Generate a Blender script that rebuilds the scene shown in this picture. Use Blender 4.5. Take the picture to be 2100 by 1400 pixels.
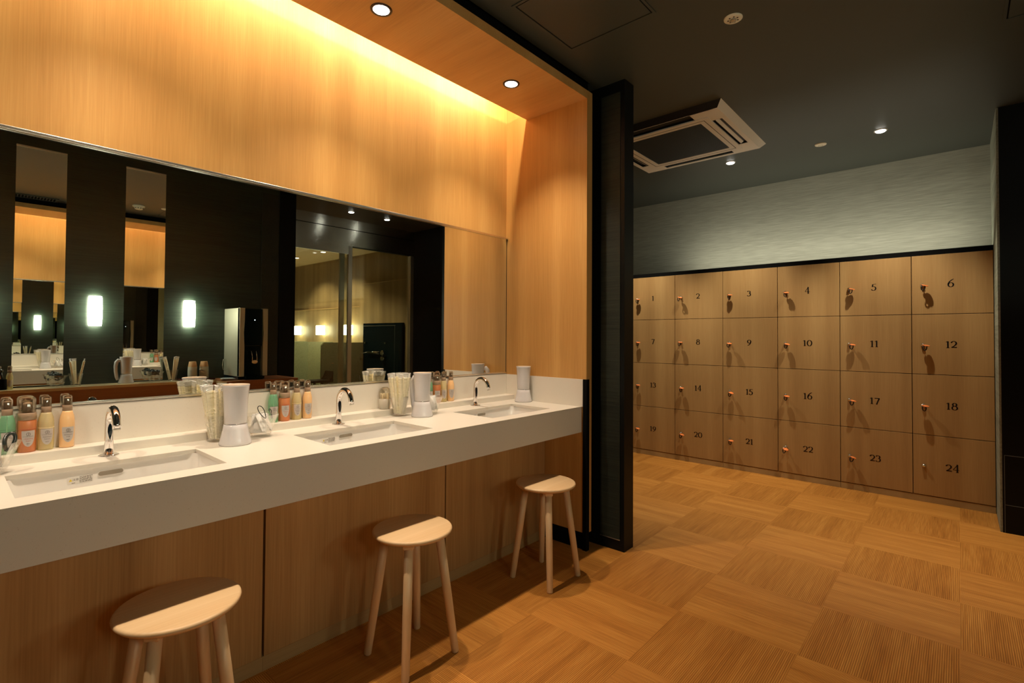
import bpy, bmesh, math, random
from math import sin, cos, pi, radians as R_
from mathutils import Vector, Matrix

for o in list(bpy.data.objects):
    bpy.data.objects.remove(o, do_unlink=True)
SC = bpy.context.scene
COL = SC.collection
random.seed(7)

# ------------------------------------------------------------------ camera
CAM_POS = Vector((0, 0, 1.19))
yaw, pitch, roll = R_(41.6198), R_(1.0487), R_(0.3292)
F = Vector((cos(yaw)*cos(pitch), sin(yaw)*cos(pitch), sin(pitch)))
R0 = Vector((sin(yaw), -cos(yaw), 0)); U0 = R0.cross(F)
Rv = R0*cos(roll) + U0*sin(roll); Uv = -R0*sin(roll) + U0*cos(roll)
cam = bpy.data.cameras.new('camera')
cam.sensor_fit = 'HORIZONTAL'; cam.sensor_width = 36.0
cam.lens = 17.8243
cam.shift_x = 0.0027967; cam.shift_y = -0.013279
cam.clip_start = 0.02; cam.clip_end = 60
camo = bpy.data.objects.new('camera', cam); COL.objects.link(camo)
m = Matrix.Identity(4)
for i in range(3):
    m[i][0] = Rv[i]; m[i][1] = Uv[i]; m[i][2] = -F[i]; m[i][3] = CAM_POS[i]
camo.matrix_world = m
SC.camera = camo

# ------------------------------------------------------------------ world, exposure
w = bpy.data.worlds.new('world'); SC.world = w; w.use_nodes = True
w.node_tree.nodes['Background'].inputs[0].default_value = (0.9, 0.95, 1.0, 1)
w.node_tree.nodes['Background'].inputs[1].default_value = 0.0
SC.view_settings.view_transform = 'Standard'
SC.view_settings.look = 'None'
SC.view_settings.exposure = 0.0
SC.view_settings.gamma = 1.0
SC.view_settings.use_curve_mapping = False
SC.cycles.use_denoising = True
SC.cycles.max_bounces = 14
SC.cycles.diffuse_bounces = 6
SC.cycles.glossy_bounces = 10
SC.cycles.transmission_bounces = 8
SC.cycles.transparent_max_bounces = 24
SC.cycles.caustics_reflective = False
SC.cycles.caustics_refractive = False
SC.cycles.sample_clamp_indirect = 4.0

# light levels (watts)
P_SOFFIT, P_COVE, P_GRAZE, P_LOCK, P_AISLE, P_WASH = 86.0, 14.0, 33.0, 88.0, 40.0, 75.0
P_UP = 8.5
E_SCONCE = 46.0
C_WARM = (1.0, 0.81, 0.60)
C_COVE = (1.0, 0.84, 0.55)
C_NEUT = (1.0, 0.90, 0.70)
C_SCON = (1.0, 0.98, 0.74)

# ------------------------------------------------------------------ room numbers (metres)
YM = 2.1803      # face of the vanity wall / mirror
XE = 2.4215      # alcove end wall
YS = 1.5684      # front of the soffit and of the end panel
YI = 2.0104      # back edge of the soffit
ZS, ZF = 2.5462, 2.5931
ZC = 0.8007      # counter top
YF = 1.598       # counter front
YO = -0.7728     # opposite wall
CEIL = 2.65
XL = 4.8259      # locker fronts
XR = 5.185       # wall above the lockers
YR = -0.18
YN = 2.5592      # left side of the lockers
YD = -1.38       # plane of the sliding door
X0 = -0.92       # room end behind the camera's left

# ------------------------------------------------------------------ materials
def newmat(name):
    mt = bpy.data.materials.new(name); mt.use_nodes = True
    nt = mt.node_tree
    return mt, nt, nt.nodes['Principled BSDF']

def plain(name, col, rough=0.5, metal=0.0, spec=0.5, coat=0.0, trans=0.0, ior=1.45):
    mt, nt, b = newmat(name)
    b.inputs['Base Color'].default_value = (*col, 1)
    b.inputs['Roughness'].default_value = rough
    b.inputs['Metallic'].default_value = metal
    b.inputs['Specular IOR Level'].default_value = spec
    b.inputs['Coat Weight'].default_value = coat
    b.inputs['Coat Roughness'].default_value = 0.05
    b.inputs['Transmission Weight'].default_value = trans
    b.inputs['IOR'].default_value = ior
    return mt

def emis(name, col, s):
    mt, nt, b = newmat(name)
    b.inputs['Base Color'].default_value = (0, 0, 0, 1)
    b.inputs['Emission Color'].default_value = (*col, 1)
    b.inputs['Emission Strength'].default_value = s
    return mt

def N(nt, t, **k):
    n = nt.nodes.new(t)
    for a, v in k.items(): setattr(n, a, v)
    return n

def ramp(nt, stops):
    r = N(nt, 'ShaderNodeValToRGB')
    e = r.color_ramp.elements
    while len(e) < len(stops): e.new(0.5)
    for i, (p, c) in enumerate(stops):
        e[i].position = p; e[i].color = (*c, 1)
    return r

def grain(name, axis, c_dark, c_mid, c_light, rough=0.45, fine=260.0, broad=7.0, stretch=0.02, bump=0.05, spec=0.4, coords='Object'):
    """straight wood grain running along axis"""
    mt, nt, b = newmat(name)
    tc = N(nt, 'ShaderNodeTexCoord')
    mp = N(nt, 'ShaderNodeMapping')
    nt.links.new(tc.outputs[coords], mp.inputs['Vector'])
    s = [1, 1, 1]; s['xyz'.index(axis)] = stretch
    mp.inputs['Scale'].default_value = s
    n1 = N(nt, 'ShaderNodeTexNoise'); n1.inputs['Scale'].default_value = broad; n1.inputs['Detail'].default_value = 3
    n2 = N(nt, 'ShaderNodeTexNoise'); n2.inputs['Scale'].default_value = fine; n2.inputs['Detail'].default_value = 2
    nt.links.new(mp.outputs[0], n1.inputs['Vector']); nt.links.new(mp.outputs[0], n2.inputs['Vector'])
    mx = N(nt, 'ShaderNodeMath', operation='MULTIPLY_ADD')
    nt.links.new(n2.outputs['Fac'], mx.inputs[0]); mx.inputs[1].default_value = 0.45
    nt.links.new(n1.outputs['Fac'], mx.inputs[2])
    r = ramp(nt, [(0.48, c_dark), (0.72, c_mid), (0.95, c_light)])
    nt.links.new(mx.outputs[0], r.inputs[0])
    nt.links.new(r.outputs[0], b.inputs['Base Color'])
    b.inputs['Roughness'].default_value = rough
    b.inputs['Specular IOR Level'].default_value = spec
    if bump:
        bp = N(nt, 'ShaderNodeBump'); bp.inputs['Strength'].default_value = bump; bp.inputs['Distance'].default_value = 0.002
        nt.links.new(n2.outputs['Fac'], bp.inputs['Height']); nt.links.new(bp.outputs[0], b.inputs['Normal'])
    return mt

def weave(name, axis, c_a, c_b, rough, scale=90.0, spec=0.4, bump=0.3, stretch=0.03):
    """horizontal thread weave: long streaks along axis"""
    mt, nt, b = newmat(name)
    tc = N(nt, 'ShaderNodeTexCoord'); mp = N(nt, 'ShaderNodeMapping')
    nt.links.new(tc.outputs['Object'], mp.inputs['Vector'])
    s = [1, 1, 1]; s['xyz'.index(axis)] = stretch
    mp.inputs['Scale'].default_value = s
    n1 = N(nt, 'ShaderNodeTexNoise'); n1.inputs['Scale'].default_value = scale; n1.inputs['Detail'].default_value = 4
    n3 = N(nt, 'ShaderNodeTexNoise'); n3.inputs['Scale'].default_value = 9; n3.inputs['Detail'].default_value = 3
    nt.links.new(mp.outputs[0], n1.inputs['Vector']); nt.links.new(mp.outputs[0], n3.inputs['Vector'])
    ad = N(nt, 'ShaderNodeMath', operation='MULTIPLY_ADD'); ad.inputs[1].default_value = 0.5
    nt.links.new(n3.outputs['Fac'], ad.inputs[0]); nt.links.new(n1.outputs['Fac'], ad.inputs[2])
    r = ramp(nt, [(0.55, c_a), (0.95, c_b)])
    nt.links.new(ad.outputs[0], r.inputs[0]); nt.links.new(r.outputs[0], b.inputs['Base Color'])
    b.inputs['Roughness'].default_value = rough; b.inputs['Specular IOR Level'].default_value = spec
    bp = N(nt, 'ShaderNodeBump'); bp.inputs['Strength'].default_value = bump; bp.inputs['Distance'].default_value = 0.002
    nt.links.new(n1.outputs['Fac'], bp.inputs['Height']); nt.links.new(bp.outputs[0], b.inputs['Normal'])
    return mt

def floor_mat():
    mt, nt, b = newmat('ribbed_woven_tiles')
    T, TX, TY = 0.4599, 2.6315, 0.467
    tc = N(nt, 'ShaderNodeTexCoord'); sep = N(nt, 'ShaderNodeSeparateXYZ')
    nt.links.new(tc.outputs['Object'], sep.inputs[0])
    def mth(op, a, b_=None, c=None):
        n = N(nt, 'ShaderNodeMath', operation=op)
        for i, v in enumerate((a, b_, c)):
            if v is None: continue
            if isinstance(v, (int, float)): n.inputs[i].default_value = v
            else: nt.links.new(v, n.inputs[i])
        return n.outputs[0]
    x, y = sep.outputs[0], sep.outputs[1]
    u = mth('DIVIDE', mth('SUBTRACT', x, TX), T); v = mth('DIVIDE', mth('SUBTRACT', y, TY), T)
    fu, fv = mth('FLOOR', u), mth('FLOOR', v)
    par = mth('MODULO', mth('ADD', mth('ADD', fu, fv), 100.0), 2.0)   # 1: ribs along Y
    def mix(a, b2):   # par? a : b
        return mth('ADD', mth('MULTIPLY', par, a), mth('MULTIPLY', mth('SUBTRACT', 1.0, par), b2))
    across = mix(x, y); along = mix(y, x)
    P = 0.0066
    ph = mth('MULTIPLY', across, 2*pi/P)
    rib = mth('MULTIPLY_ADD', mth('SINE', ph), 0.5, 0.5)
    # per-tile seed
    seed = mth('MULTIPLY_ADD', fu, 3.7, mth('MULTIPLY', fv, 9.3))
    cmb = N(nt, 'ShaderNodeCombineXYZ')
    nt.links.new(mth('MULTIPLY', across, 1.0), cmb.inputs[0]); nt.links.new(mth('MULTIPLY', along, 0.035), cmb.inputs[1]); nt.links.new(seed, cmb.inputs[2])
    n1 = N(nt, 'ShaderNodeTexNoise'); n1.inputs['Scale'].default_value = 150; n1.inputs['Detail'].default_value = 2
    nt.links.new(cmb.outputs[0], n1.inputs['Vector'])
    n2 = N(nt, 'ShaderNodeTexNoise'); n2.inputs['Scale'].default_value = 16; n2.inputs['Detail'].default_value = 4
    nt.links.new(cmb.outputs[0], n2.inputs['Vector'])
    t = mth('ADD', mth('MULTIPLY', n1.outputs['Fac'], 0.55), mth('MULTIPLY', n2.outputs['Fac'], 0.55))
    r = ramp(nt, [(0.34, (0.36, 0.140, 0.024)), (0.55, (0.50, 0.212, 0.040)), (0.78, (0.64, 0.305, 0.068))])
    nt.links.new(t, r.inputs[0])
    mxc = N(nt, 'ShaderNodeMix', data_type='RGBA'); mxc.blend_type = 'MULTIPLY'
    mxc.inputs[0].default_value = 1.0
    g = ramp(nt, [(0.0, (0.50, 0.41, 0.33)), (0.40, (1, 1, 1)), (1.0, (1.06, 1.06, 1.06))])
    nt.links.new(rib, g.inputs[0])
    nt.links.new(r.outputs[0], mxc.inputs[6]); nt.links.new(g.outputs[0], mxc.inputs[7])
    mx2 = N(nt, 'ShaderNodeMix', data_type='RGBA'); mx2.inputs[6].default_value = (0.92, 0.90, 0.88, 1); mx2.inputs[7].default_value = (1.06, 1.06, 1.06, 1)  # groove shading put into the tint: tiles ribbed along X darker
    nt.links.new(par, mx2.inputs[0])
    mx3 = N(nt, 'ShaderNodeMix', data_type='RGBA'); mx3.blend_type = 'MULTIPLY'; mx3.inputs[0].default_value = 1.0
    nt.links.new(mxc.outputs[2], mx3.inputs[6]); nt.links.new(mx2.outputs[2], mx3.inputs[7])
    nt.links.new(mx3.outputs[2], b.inputs['Base Color'])
    b.inputs['Roughness'].default_value = 0.5
    b.inputs['Specular IOR Level'].default_value = 0.15
    bp = N(nt, 'ShaderNodeBump'); bp.inputs['Strength'].default_value = 0.28; bp.inputs['Distance'].default_value = 0.0022
    nt.links.new(rib, bp.inputs['Height']); nt.links.new(bp.outputs[0], b.inputs['Normal'])
    return mt

def thin_glass(name, tint, gloss=1.0, rough=0.02, edge=0.06, top=0.75):
    mt = bpy.data.materials.new(name); mt.use_nodes = True; nt = mt.node_tree
    nt.nodes.clear()
    out = N(nt, 'ShaderNodeOutputMaterial'); tr = N(nt, 'ShaderNodeBsdfTransparent'); gl = N(nt, 'ShaderNodeBsdfGlossy')
    tr.inputs[0].default_value = (*tint, 1); gl.inputs[0].default_value = (gloss, gloss, gloss, 1); gl.inputs['Roughness'].default_value = rough
    lw = N(nt, 'ShaderNodeLayerWeight'); lw.inputs[0].default_value = 0.35
    mr = N(nt, 'ShaderNodeMapRange'); mr.inputs['To Min'].default_value = edge; mr.inputs['To Max'].default_value = top
    mx = N(nt, 'ShaderNodeMixShader')
    nt.links.new(lw.outputs['Fresnel'], mr.inputs['Value']); nt.links.new(mr.outputs[0], mx.inputs[0])
    nt.links.new(tr.outputs[0], mx.inputs[1]); nt.links.new(gl.outputs[0], mx.inputs[2]); nt.links.new(mx.outputs[0], out.inputs[0])
    return mt

def translucent(name, col, alpha, rough=0.25):
    """coloured liquid in a clear bottle"""
    mt = bpy.data.materials.new(name); mt.use_nodes = True; nt = mt.node_tree
    b = nt.nodes['Principled BSDF']; out = nt.nodes['Material Output']
    b.inputs['Base Color'].default_value = (*col, 1); b.inputs['Roughness'].default_value = rough
    b.inputs['Coat Weight'].default_value = 0.6; b.inputs['Coat Roughness'].default_value = 0.03
    tr = N(nt, 'ShaderNodeBsdfTransparent'); tr.inputs[0].default_value = (*[min(1, c*1.25+0.08) for c in col], 1)
    mx = N(nt, 'ShaderNodeMixShader'); mx.inputs[0].default_value = alpha
    nt.links.new(tr.outputs[0], mx.inputs[1]); nt.links.new(b.outputs[0], mx.inputs[2]); nt.links.new(mx.outputs[0], out.inputs[0])
    return mt

def speckle(name, base, spot, scale, thr, rough=0.3, coat=0.0):
    mt, nt, b = newmat(name)
    tc = N(nt, 'ShaderNodeTexCoord'); v = N(nt, 'ShaderNodeTexNoise'); v.inputs['Scale'].default_value = scale; v.inputs['Detail'].default_value = 1
    nt.links.new(tc.outputs['Object'], v.inputs['Vector'])
    r = ramp(nt, [(thr-0.03, base), (thr+0.01, spot)]); nt.links.new(v.outputs['Fac'], r.inputs[0])
    nt.links.new(r.outputs[0], b.inputs['Base Color']); b.inputs['Roughness'].default_value = rough
    b.inputs['Coat Weight'].default_value = coat
    return mt

WD = ((0.46, 0.232, 0.062), (0.55, 0.288, 0.083), (0.64, 0.36, 0.115))
M = {}
M['wood_v'] = grain('oak_laminate_vertical', 'z', *WD, rough=0.42)
M['wood_y'] = grain('oak_laminate_across', 'y', (0.54, 0.28, 0.085), (0.64, 0.345, 0.11), (0.72, 0.42, 0.15), rough=0.40)
M['wood_x'] = grain('oak_laminate_lengthwise', 'x', *WD, rough=0.45)
WL = ((0.36, 0.20, 0.072), (0.43, 0.25, 0.093), (0.50, 0.305, 0.12))
M['wood_l'] = grain('locker_oak_laminate', 'z', *WL, rough=0.5)
M['wood_under'] = grain('cabinet_oak_laminate', 'z', (0.34, 0.18, 0.066), (0.46, 0.265, 0.102), (0.57, 0.345, 0.142), rough=0.45, fine=190)
M['plinth'] = grain('plinth_oak', 'x', (0.33, 0.21, 0.085), (0.42, 0.27, 0.115), (0.48, 0.32, 0.14), rough=0.5)
M['wood_shelf'] = grain('shelf_oak', 'x', (0.55, 0.42, 0.25), (0.62, 0.49, 0.30), (0.68, 0.55, 0.36), rough=0.4)
M['wood_red'] = grain('reddish_cabinet_wood', 'x', (0.20, 0.07, 0.025), (0.28, 0.11, 0.04), (0.34, 0.14, 0.05), rough=0.45)
M['beech'] = grain('pale_beech', 'x', (0.62, 0.41, 0.21), (0.70, 0.48, 0.26), (0.76, 0.54, 0.31), rough=0.38, fine=120, broad=10, bump=0.02)
M['beech_leg'] = grain('pale_beech_leg', 'z', (0.60, 0.40, 0.21), (0.68, 0.46, 0.25), (0.74, 0.52, 0.30), rough=0.4, fine=120, broad=10, bump=0.02)
M['floor'] = floor_mat()
M['counter'] = speckle('cream_solid_surface', (0.75, 0.71, 0.63), (0.64, 0.59, 0.50), 260, 0.745, rough=0.28)
M['porcelain'] = plain('white_porcelain', (0.86, 0.84, 0.80), 0.08, coat=0.5)
M['hole'] = plain('overflow_shadow_grey', (0.30, 0.26, 0.20), 0.4)
M['chrome'] = plain('chrome', (0.80, 0.80, 0.81), 0.06, metal=1)
M['trimmetal'] = plain('satin_trim_metal', (0.85, 0.80, 0.70), 0.27, metal=1)
M['steel'] = plain('brushed_steel', (0.60, 0.60, 0.54), 0.40, metal=1)
M['brushed'] = plain('brushed_header_steel', (0.62, 0.62, 0.56), 0.20, metal=1)
_nt = M['brushed'].node_tree; _tc = N(_nt, 'ShaderNodeTexCoord'); _mp = N(_nt, 'ShaderNodeMapping'); _mp.inputs['Scale'].default_value = (0.01, 1, 1)
_nz = N(_nt, 'ShaderNodeTexNoise'); _nz.inputs['Scale'].default_value = 900; _bp = N(_nt, 'ShaderNodeBump'); _bp.inputs['Strength'].default_value = 0.5; _bp.inputs['Distance'].default_value = 0.001
_nt.links.new(_tc.outputs['Object'], _mp.inputs[0]); _nt.links.new(_mp.outputs[0], _nz.inputs['Vector']); _nt.links.new(_nz.outputs['Fac'], _bp.inputs['Height']); _nt.links.new(_bp.outputs[0], _nt.nodes['Principled BSDF'].inputs['Normal'])
M['mirror'] = plain('mirror_silver', (0.86, 0.89, 0.85), 0.0, metal=1)
M['black'] = plain('black_laminate', (0.005, 0.006, 0.006), 0.4, spec=0.18)
M['matte'] = plain('matte_black', (0.003, 0.003, 0.003), 0.8, spec=0.1)
M['ceil'] = plain('dark_ceiling_paint', (0.050, 0.058, 0.049), 0.45, spec=0.55)
M['darkwall'] = weave('dark_woodgrain_wallpaper', 'x', (0.008, 0.014, 0.010), (0.022, 0.035, 0.025), 0.36, scale=110, spec=0.5, bump=0.25)
M['darkweave'] = weave('dark_green_weave', 'y', (0.008, 0.012, 0.008), (0.020, 0.026, 0.017), 0.6, scale=120)
M['paper'] = weave('pale_weave_wallpaper', 'y', (0.27, 0.285, 0.235), (0.37, 0.385, 0.325), 0.75, scale=150, bump=0.25, spec=0.2, stretch=.05)
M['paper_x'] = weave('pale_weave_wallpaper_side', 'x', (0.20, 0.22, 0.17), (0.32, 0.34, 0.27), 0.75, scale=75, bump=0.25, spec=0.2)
M['white_pl'] = plain('white_plastic', (0.64, 0.63, 0.65), 0.22, coat=0.3)
M['white_in'] = plain('dryer_inner_cream', (0.62, 0.50, 0.38), 0.4)
M['ac_white'] = plain('ac_white_plastic', (0.84, 0.84, 0.80), 0.4)
M['ac_dark'] = plain('ac_slot_and_shade_black', (0.008, 0.008, 0.008), 0.6)
M['disc'] = plain('off_white_plate', (0.86, 0.83, 0.66), 0.35)
M['ring'] = plain('dark_bronze_ring', (0.035, 0.02, 0.016), 0.35, metal=0.3)
M['refl'] = plain('lamp_reflector', (0.85, 0.85, 0.85), 0.2, metal=0.7)
M['e_soff'] = emis('soffit_lamp_glow', (1.0, 0.95, 0.88), 14)
M['e_down'] = emis('downlight_glow', (1.0, 0.96, 0.85), 18)
M['e_led'] = emis('led_strip_glow', (1.0, 0.72, 0.36), 4)
M['e_scon'] = emis('sconce_glass_glow', C_SCON, E_SCONCE)
M['e_scon_w'] = emis('washroom_sconce_glow', (1.0, 0.93, 0.62), 60)
M['e_led_blue'] = emis('status_lamp_glow', (0.8, 0.9, 1.0), 5)
M['num'] = plain('black_number', (0.004, 0.003, 0.003), 0.4)
M['orange'] = plain('orange_rubber', (0.85, 0.22, 0.05), 0.35)
M['loop'] = plain('black_cord', (0.012, 0.010, 0.009), 0.4)
M['line'] = plain('grey_inlay', (0.10, 0.11, 0.11), 0.4)
M['clear'] = thin_glass('clear_glass', (0.995, 0.995, 0.99), edge=0.03, top=0.45)
M['clearcap'] = thin_glass('clear_cap', (0.88, 0.85, 0.78), edge=0.10)
M['doorglass'] = thin_glass('door_glass', (0.80, 0.81, 0.74), gloss=0.9, edge=0.04)
M['taupe'] = plain('taupe_pump_plastic', (0.36, 0.25, 0.165), 0.35)
M['label'] = plain('pale_mauve_label', (0.50, 0.46, 0.43), 0.5)
M['ink'] = plain('label_ink', (0.12, 0.095, 0.08), 0.5)
M['ink_r'] = plain('label_ink_red', (0.45, 0.10, 0.06), 0.5)
M['liq_g'] = translucent('green_liquid', (0.38, 0.66, 0.47), 0.34)
M['liq_o'] = translucent('orange_liquid', (0.90, 0.38, 0.16), 0.5)
M['liq_p'] = translucent('pale_yellow_liquid', (0.88, 0.74, 0.48), 0.42)
M['liq_m'] = translucent('peach_milk', (0.92, 0.58, 0.28), 0.93)
M['sachet'] = translucent('cream_toothbrush_sachet', (0.92, 0.86, 0.64), 0.96)
M['crimp'] = translucent('crinkled_clear_film', (0.92, 0.92, 0.90), 0.75, rough=0.15)
M['cotton'] = plain('white_cotton', (0.85, 0.83, 0.80), 0.9, spec=0.1)
M['swab'] = plain('swab_cream', (0.82, 0.72, 0.52), 0.8)
M['acryl'] = translucent('milky_acrylic', (0.78, 0.74, 0.66), 0.5, rough=0.2)
M['darktie'] = plain('dark_hair_tie', (0.020, 0.026, 0.022), 0.22, spec=0.8)
M['cup'] = plain('paper_cup_white', (0.62, 0.64, 0.54), 0.6)
M['cup_tan'] = plain('paper_cup_tan', (0.62, 0.38, 0.18), 0.6)
M['tray'] = plain('dark_red_tray', (0.07, 0.018, 0.012), 0.25)
M['server_s'] = plain('champagne_silver_metal', (0.50, 0.49, 0.38), 0.38, metal=0.55)
M['server_d'] = plain('dark_blue_gloss', (0.004, 0.012, 0.018), 0.08)
M['tan_wood'] = grain('tan_side_wood', 'x', (0.42, 0.29, 0.14), (0.5, 0.35, 0.18), (0.56, 0.4, 0.22), rough=0.5)
M['wash_wall'] = grain('washroom_wood_wall', 'z', (0.30, 0.215, 0.11), (0.40, 0.295, 0.155), (0.50, 0.37, 0.2), rough=0.35)
M['wash_ceil'] = plain('washroom_warm_ceiling', (0.60, 0.42, 0.20), 0.6)
M['granite'] = speckle('grey_green_granite', (0.20, 0.21, 0.115), (0.33, 0.34, 0.22), 260, 0.56, rough=0.35)
M['wash_floor'] = plain('washroom_dark_stone', (0.07, 0.065, 0.05), 0.4)
M['warn'] = plain('warning_yellow', (0.85, 0.65, 0.03), 0.5)
M['clearlabel'] = plain('sink_label_film', (0.86, 0.84, 0.80), 0.12, coat=.4)
M['blue_paper'] = plain('pale_blue_paper', (0.50, 0.58, 0.62), 0.8)

# ------------------------------------------------------------------ mesh helpers
class MB:
    def __init__(s): s.v = []; s.f = []; s.sm = []
    def add(s, vs, fs, smooth=False):
        n = len(s.v); s.v += [tuple(p) for p in vs]
        for f in fs: s.f.append(tuple(i+n for i in f)); s.sm.append(smooth)
        return s
    def box(s, x0, x1, y0, y1, z0, z1, bev=0.0):
        if x0 > x1: x0, x1 = x1, x0
        if y0 > y1: y0, y1 = y1, y0
        if z0 > z1: z0, z1 = z1, z0
        bm = bmesh.new(); bmesh.ops.create_cube(bm, size=1)
        for v in bm.verts:
            v.co = Vector((x0+(v.co.x+.5)*(x1-x0), y0+(v.co.y+.5)*(y1-y0), z0+(v.co.z+.5)*(z1-z0)))
        if bev: bmesh.ops.bevel(bm, geom=list(bm.edges), offset=bev, segments=2, affect='EDGES', profile=0.6)
        return s.frombm(bm)
    def frombm(s, bm, smooth=False, mtx=None):
        bm.verts.index_update()
        vs = [(mtx @ v.co if mtx else v.co)[:] for v in bm.verts]
        fs = [[v.index for v in f.verts] for f in bm.faces]
        bm.free(); return s.add(vs, fs, smooth)
    def lathe(s, prof, cx=0, cy=0, cz=0, seg=32, smooth=True, cap0=True, cap1=True, sx=1, sy=1, facet=None):
        vs = []; n = len(prof)
        for (r, z) in prof:
            for k in range(seg):
                a = 2*pi*k/seg
                rr = r*(1+facet*cos(k*pi)) if facet else r
                vs.append((cx+rr*cos(a)*sx, cy+rr*sin(a)*sy, cz+z))
        fs = [[i*seg+k, i*seg+(k+1) % seg, (i+1)*seg+(k+1) % seg, (i+1)*seg+k] for i in range(n-1) for k in range(seg)]
        s.add(vs, fs, smooth)
        b = len(s.v)-len(vs)
        if cap0: s.f.append(tuple(b+k for k in reversed(range(seg)))); s.sm.append(False)
        if cap1: s.f.append(tuple(b+(n-1)*seg+k for k in range(seg))); s.sm.append(False)
        return s
    def tube(s, pts, rad, seg=12, smooth=True, cap=True, closed=False):
        pts = [Vector(p) for p in pts]; n = len(pts)
        rads = rad if isinstance(rad, (list, tuple)) else [rad]*n
        vs = []; up = None
        for i, p in enumerate(pts):
            if closed: t = (pts[(i+1) % n]-pts[i-1]).normalized()
            else: t = (pts[min(i+1, n-1)]-pts[max(i-1, 0)]).normalized()
            if up is None:
                up = Vector((0, 0, 1)) if abs(t.z) < .9 else Vector((1, 0, 0))
            a = t.cross(up).normalized(); b2 = a.cross(t).normalized(); up = b2
            for k in range(seg):
                th = 2*pi*k/seg
                vs.append(p+(a*cos(th)+b2*sin(th))*rads[i])
        m_ = n if closed else n-1
        fs = [[i*seg+k, i*seg+(k+1) % seg, ((i+1) % n)*seg+(k+1) % seg, ((i+1) % n)*seg+k] for i in range(m_) for k in range(seg)]
        s.add(vs, fs, smooth); b0 = len(s.v)-len(vs)
        if cap and not closed:
            s.f.append(tuple(b0+k for k in reversed(range(seg)))); s.sm.append(False)
            s.f.append(tuple(b0+(n-1)*seg+k for k in range(seg))); s.sm.append(False)
        return s
    def prism(s, poly, h, frame, smooth=False):
        """poly 2D points extruded by h; frame = (origin, ax, ay, an)"""
        o, ax, ay, an = [Vector(q) for q in frame]; n = len(poly)
        vs = [o+ax*p[0]+ay*p[1] for p in poly] + [o+ax*p[0]+ay*p[1]+an*h for p in poly]
        fs = [list(range(n))[::-1], list(range(n, 2*n))] + [[i, (i+1) % n, n+(i+1) % n, n+i] for i in range(n)]
        return s.add(vs, fs, smooth)
    def obj(s, name, mat, parent=None, loc=None, rot=None):
        me = bpy.data.meshes.new(name); me.from_pydata(s.v, [], s.f); me.update()
        me.polygons.foreach_set('use_smooth', s.sm)
        bm = bmesh.new(); bm.from_mesh(me); bmesh.ops.recalc_face_normals(bm, faces=bm.faces); bm.to_mesh(me); bm.free()
        for m_ in (mat if isinstance(mat, (list, tuple)) else [mat]): me.materials.append(m_)
        o = bpy.data.objects.new(name, me); COL.objects.link(o)
        if parent: o.parent = parent
        if loc is not None: o.location = loc
        if rot is not None: o.rotation_euler = rot
        return o

def tag(o, label, cat, group=None, kind=None):
    if label: o['label'] = label
    if cat: o['category'] = cat
    if group: o['group'] = group
    if kind: o['kind'] = kind
    return o
def thing(name, label, cat, loc=(0, 0, 0), rz=0.0, group=None, kind=None):
    o = bpy.data.objects.new(name, None); COL.objects.link(o)
    o.empty_display_size = 0.05
    o.location = loc; o.rotation_euler = (0, 0, rz)
    return tag(o, label, cat, group, kind)
def struct(name, mb, mat, label=None):
    o = mb.obj(name, mat); o['kind'] = 'structure'
    if label: o['label'] = label
    return o
def kids(o): return [c for c in COL.objects if c.parent == o]
def dup(o, loc, rz=0.0, label=None, group=None, rot=None):
    def cp(src, par):
        c = src.copy(); COL.objects.link(c); c.parent = par
        for ch in KIDS.get(src.name, []): cp(ch, c)
        return c
    KIDS.clear()
    for c in COL.objects:
        if c.parent: KIDS.setdefault(c.parent.name, []).append(c)
    c = cp(o, None); c.location = loc; c.rotation_euler = rot if rot else (0, 0, rz)
    if label: c['label'] = label
    if group: c['group'] = group
    return c
KIDS = {}
def spot(name, loc, power, col, size, blend, parent=None, target=None, rad=0.03):
    l = bpy.data.lights.new(name, 'SPOT'); l.energy = power; l.color = col; l.spot_size = R_(size); l.spot_blend = blend; l.shadow_soft_size = rad
    o = bpy.data.objects.new(name, l); COL.objects.link(o)
    o.parent = parent; o.location = loc
    if target is not None:
        o.rotation_euler = (Vector(target)-Vector(loc)).to_track_quat('-Z', 'Y').to_euler()
    return o
def area(name, loc, power, col, sx, sy, dirv):
    l = bpy.data.lights.new(name, 'AREA'); l.energy = power; l.color = col; l.shape = 'RECTANGLE'; l.size = sx; l.size_y = sy
    o = bpy.data.objects.new(name, l); COL.objects.link(o); o.location = loc
    o.rotation_euler = Vector(dirv).to_track_quat('-Z', 'Y').to_euler()
    return o
def text_mesh(name, body, size, mat, parent, conv, align='CENTER', ex=0.0):
    c = bpy.data.curves.new(name, 'FONT'); c.body = body; c.size = size; c.align_x = align; c.align_y = 'CENTER'; c.resolution_u = 2
    o = bpy.data.objects.new(name, c); COL.objects.link(o)
    bpy.context.view_layer.update()
    dg = bpy.context.evaluated_depsgraph_get()
    me = bpy.data.meshes.new_from_object(o.evaluated_get(dg))
    bpy.data.objects.remove(o, do_unlink=True)
    me.materials.clear(); me.materials.append(mat)
    for v in me.vertices: v.co = conv(v.co.x, v.co.y)
    r = bpy.data.objects.new(name, me); COL.objects.link(r); r.parent = parent
    return r

# ================================================================== SETTING
struct('floor', MB().box(X0-.1, 5.4, -7.2, 3.05, -0.05, 0), M['floor'])
# cut the washroom floor: its own stone just above the tiles
struct('floor_washroom', MB().box(1.4, 4.62, -7.1, YD-.06, 0.0, 0.012), M['wash_floor'])
struct('ceiling', MB().box(X0-.1, 5.4, YD-.02, YS+.01, CEIL, CEIL+.05).box(XE+.05, 5.4, YS+.01, 3.05, CEIL, CEIL+.05), M['ceil'])
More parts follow.
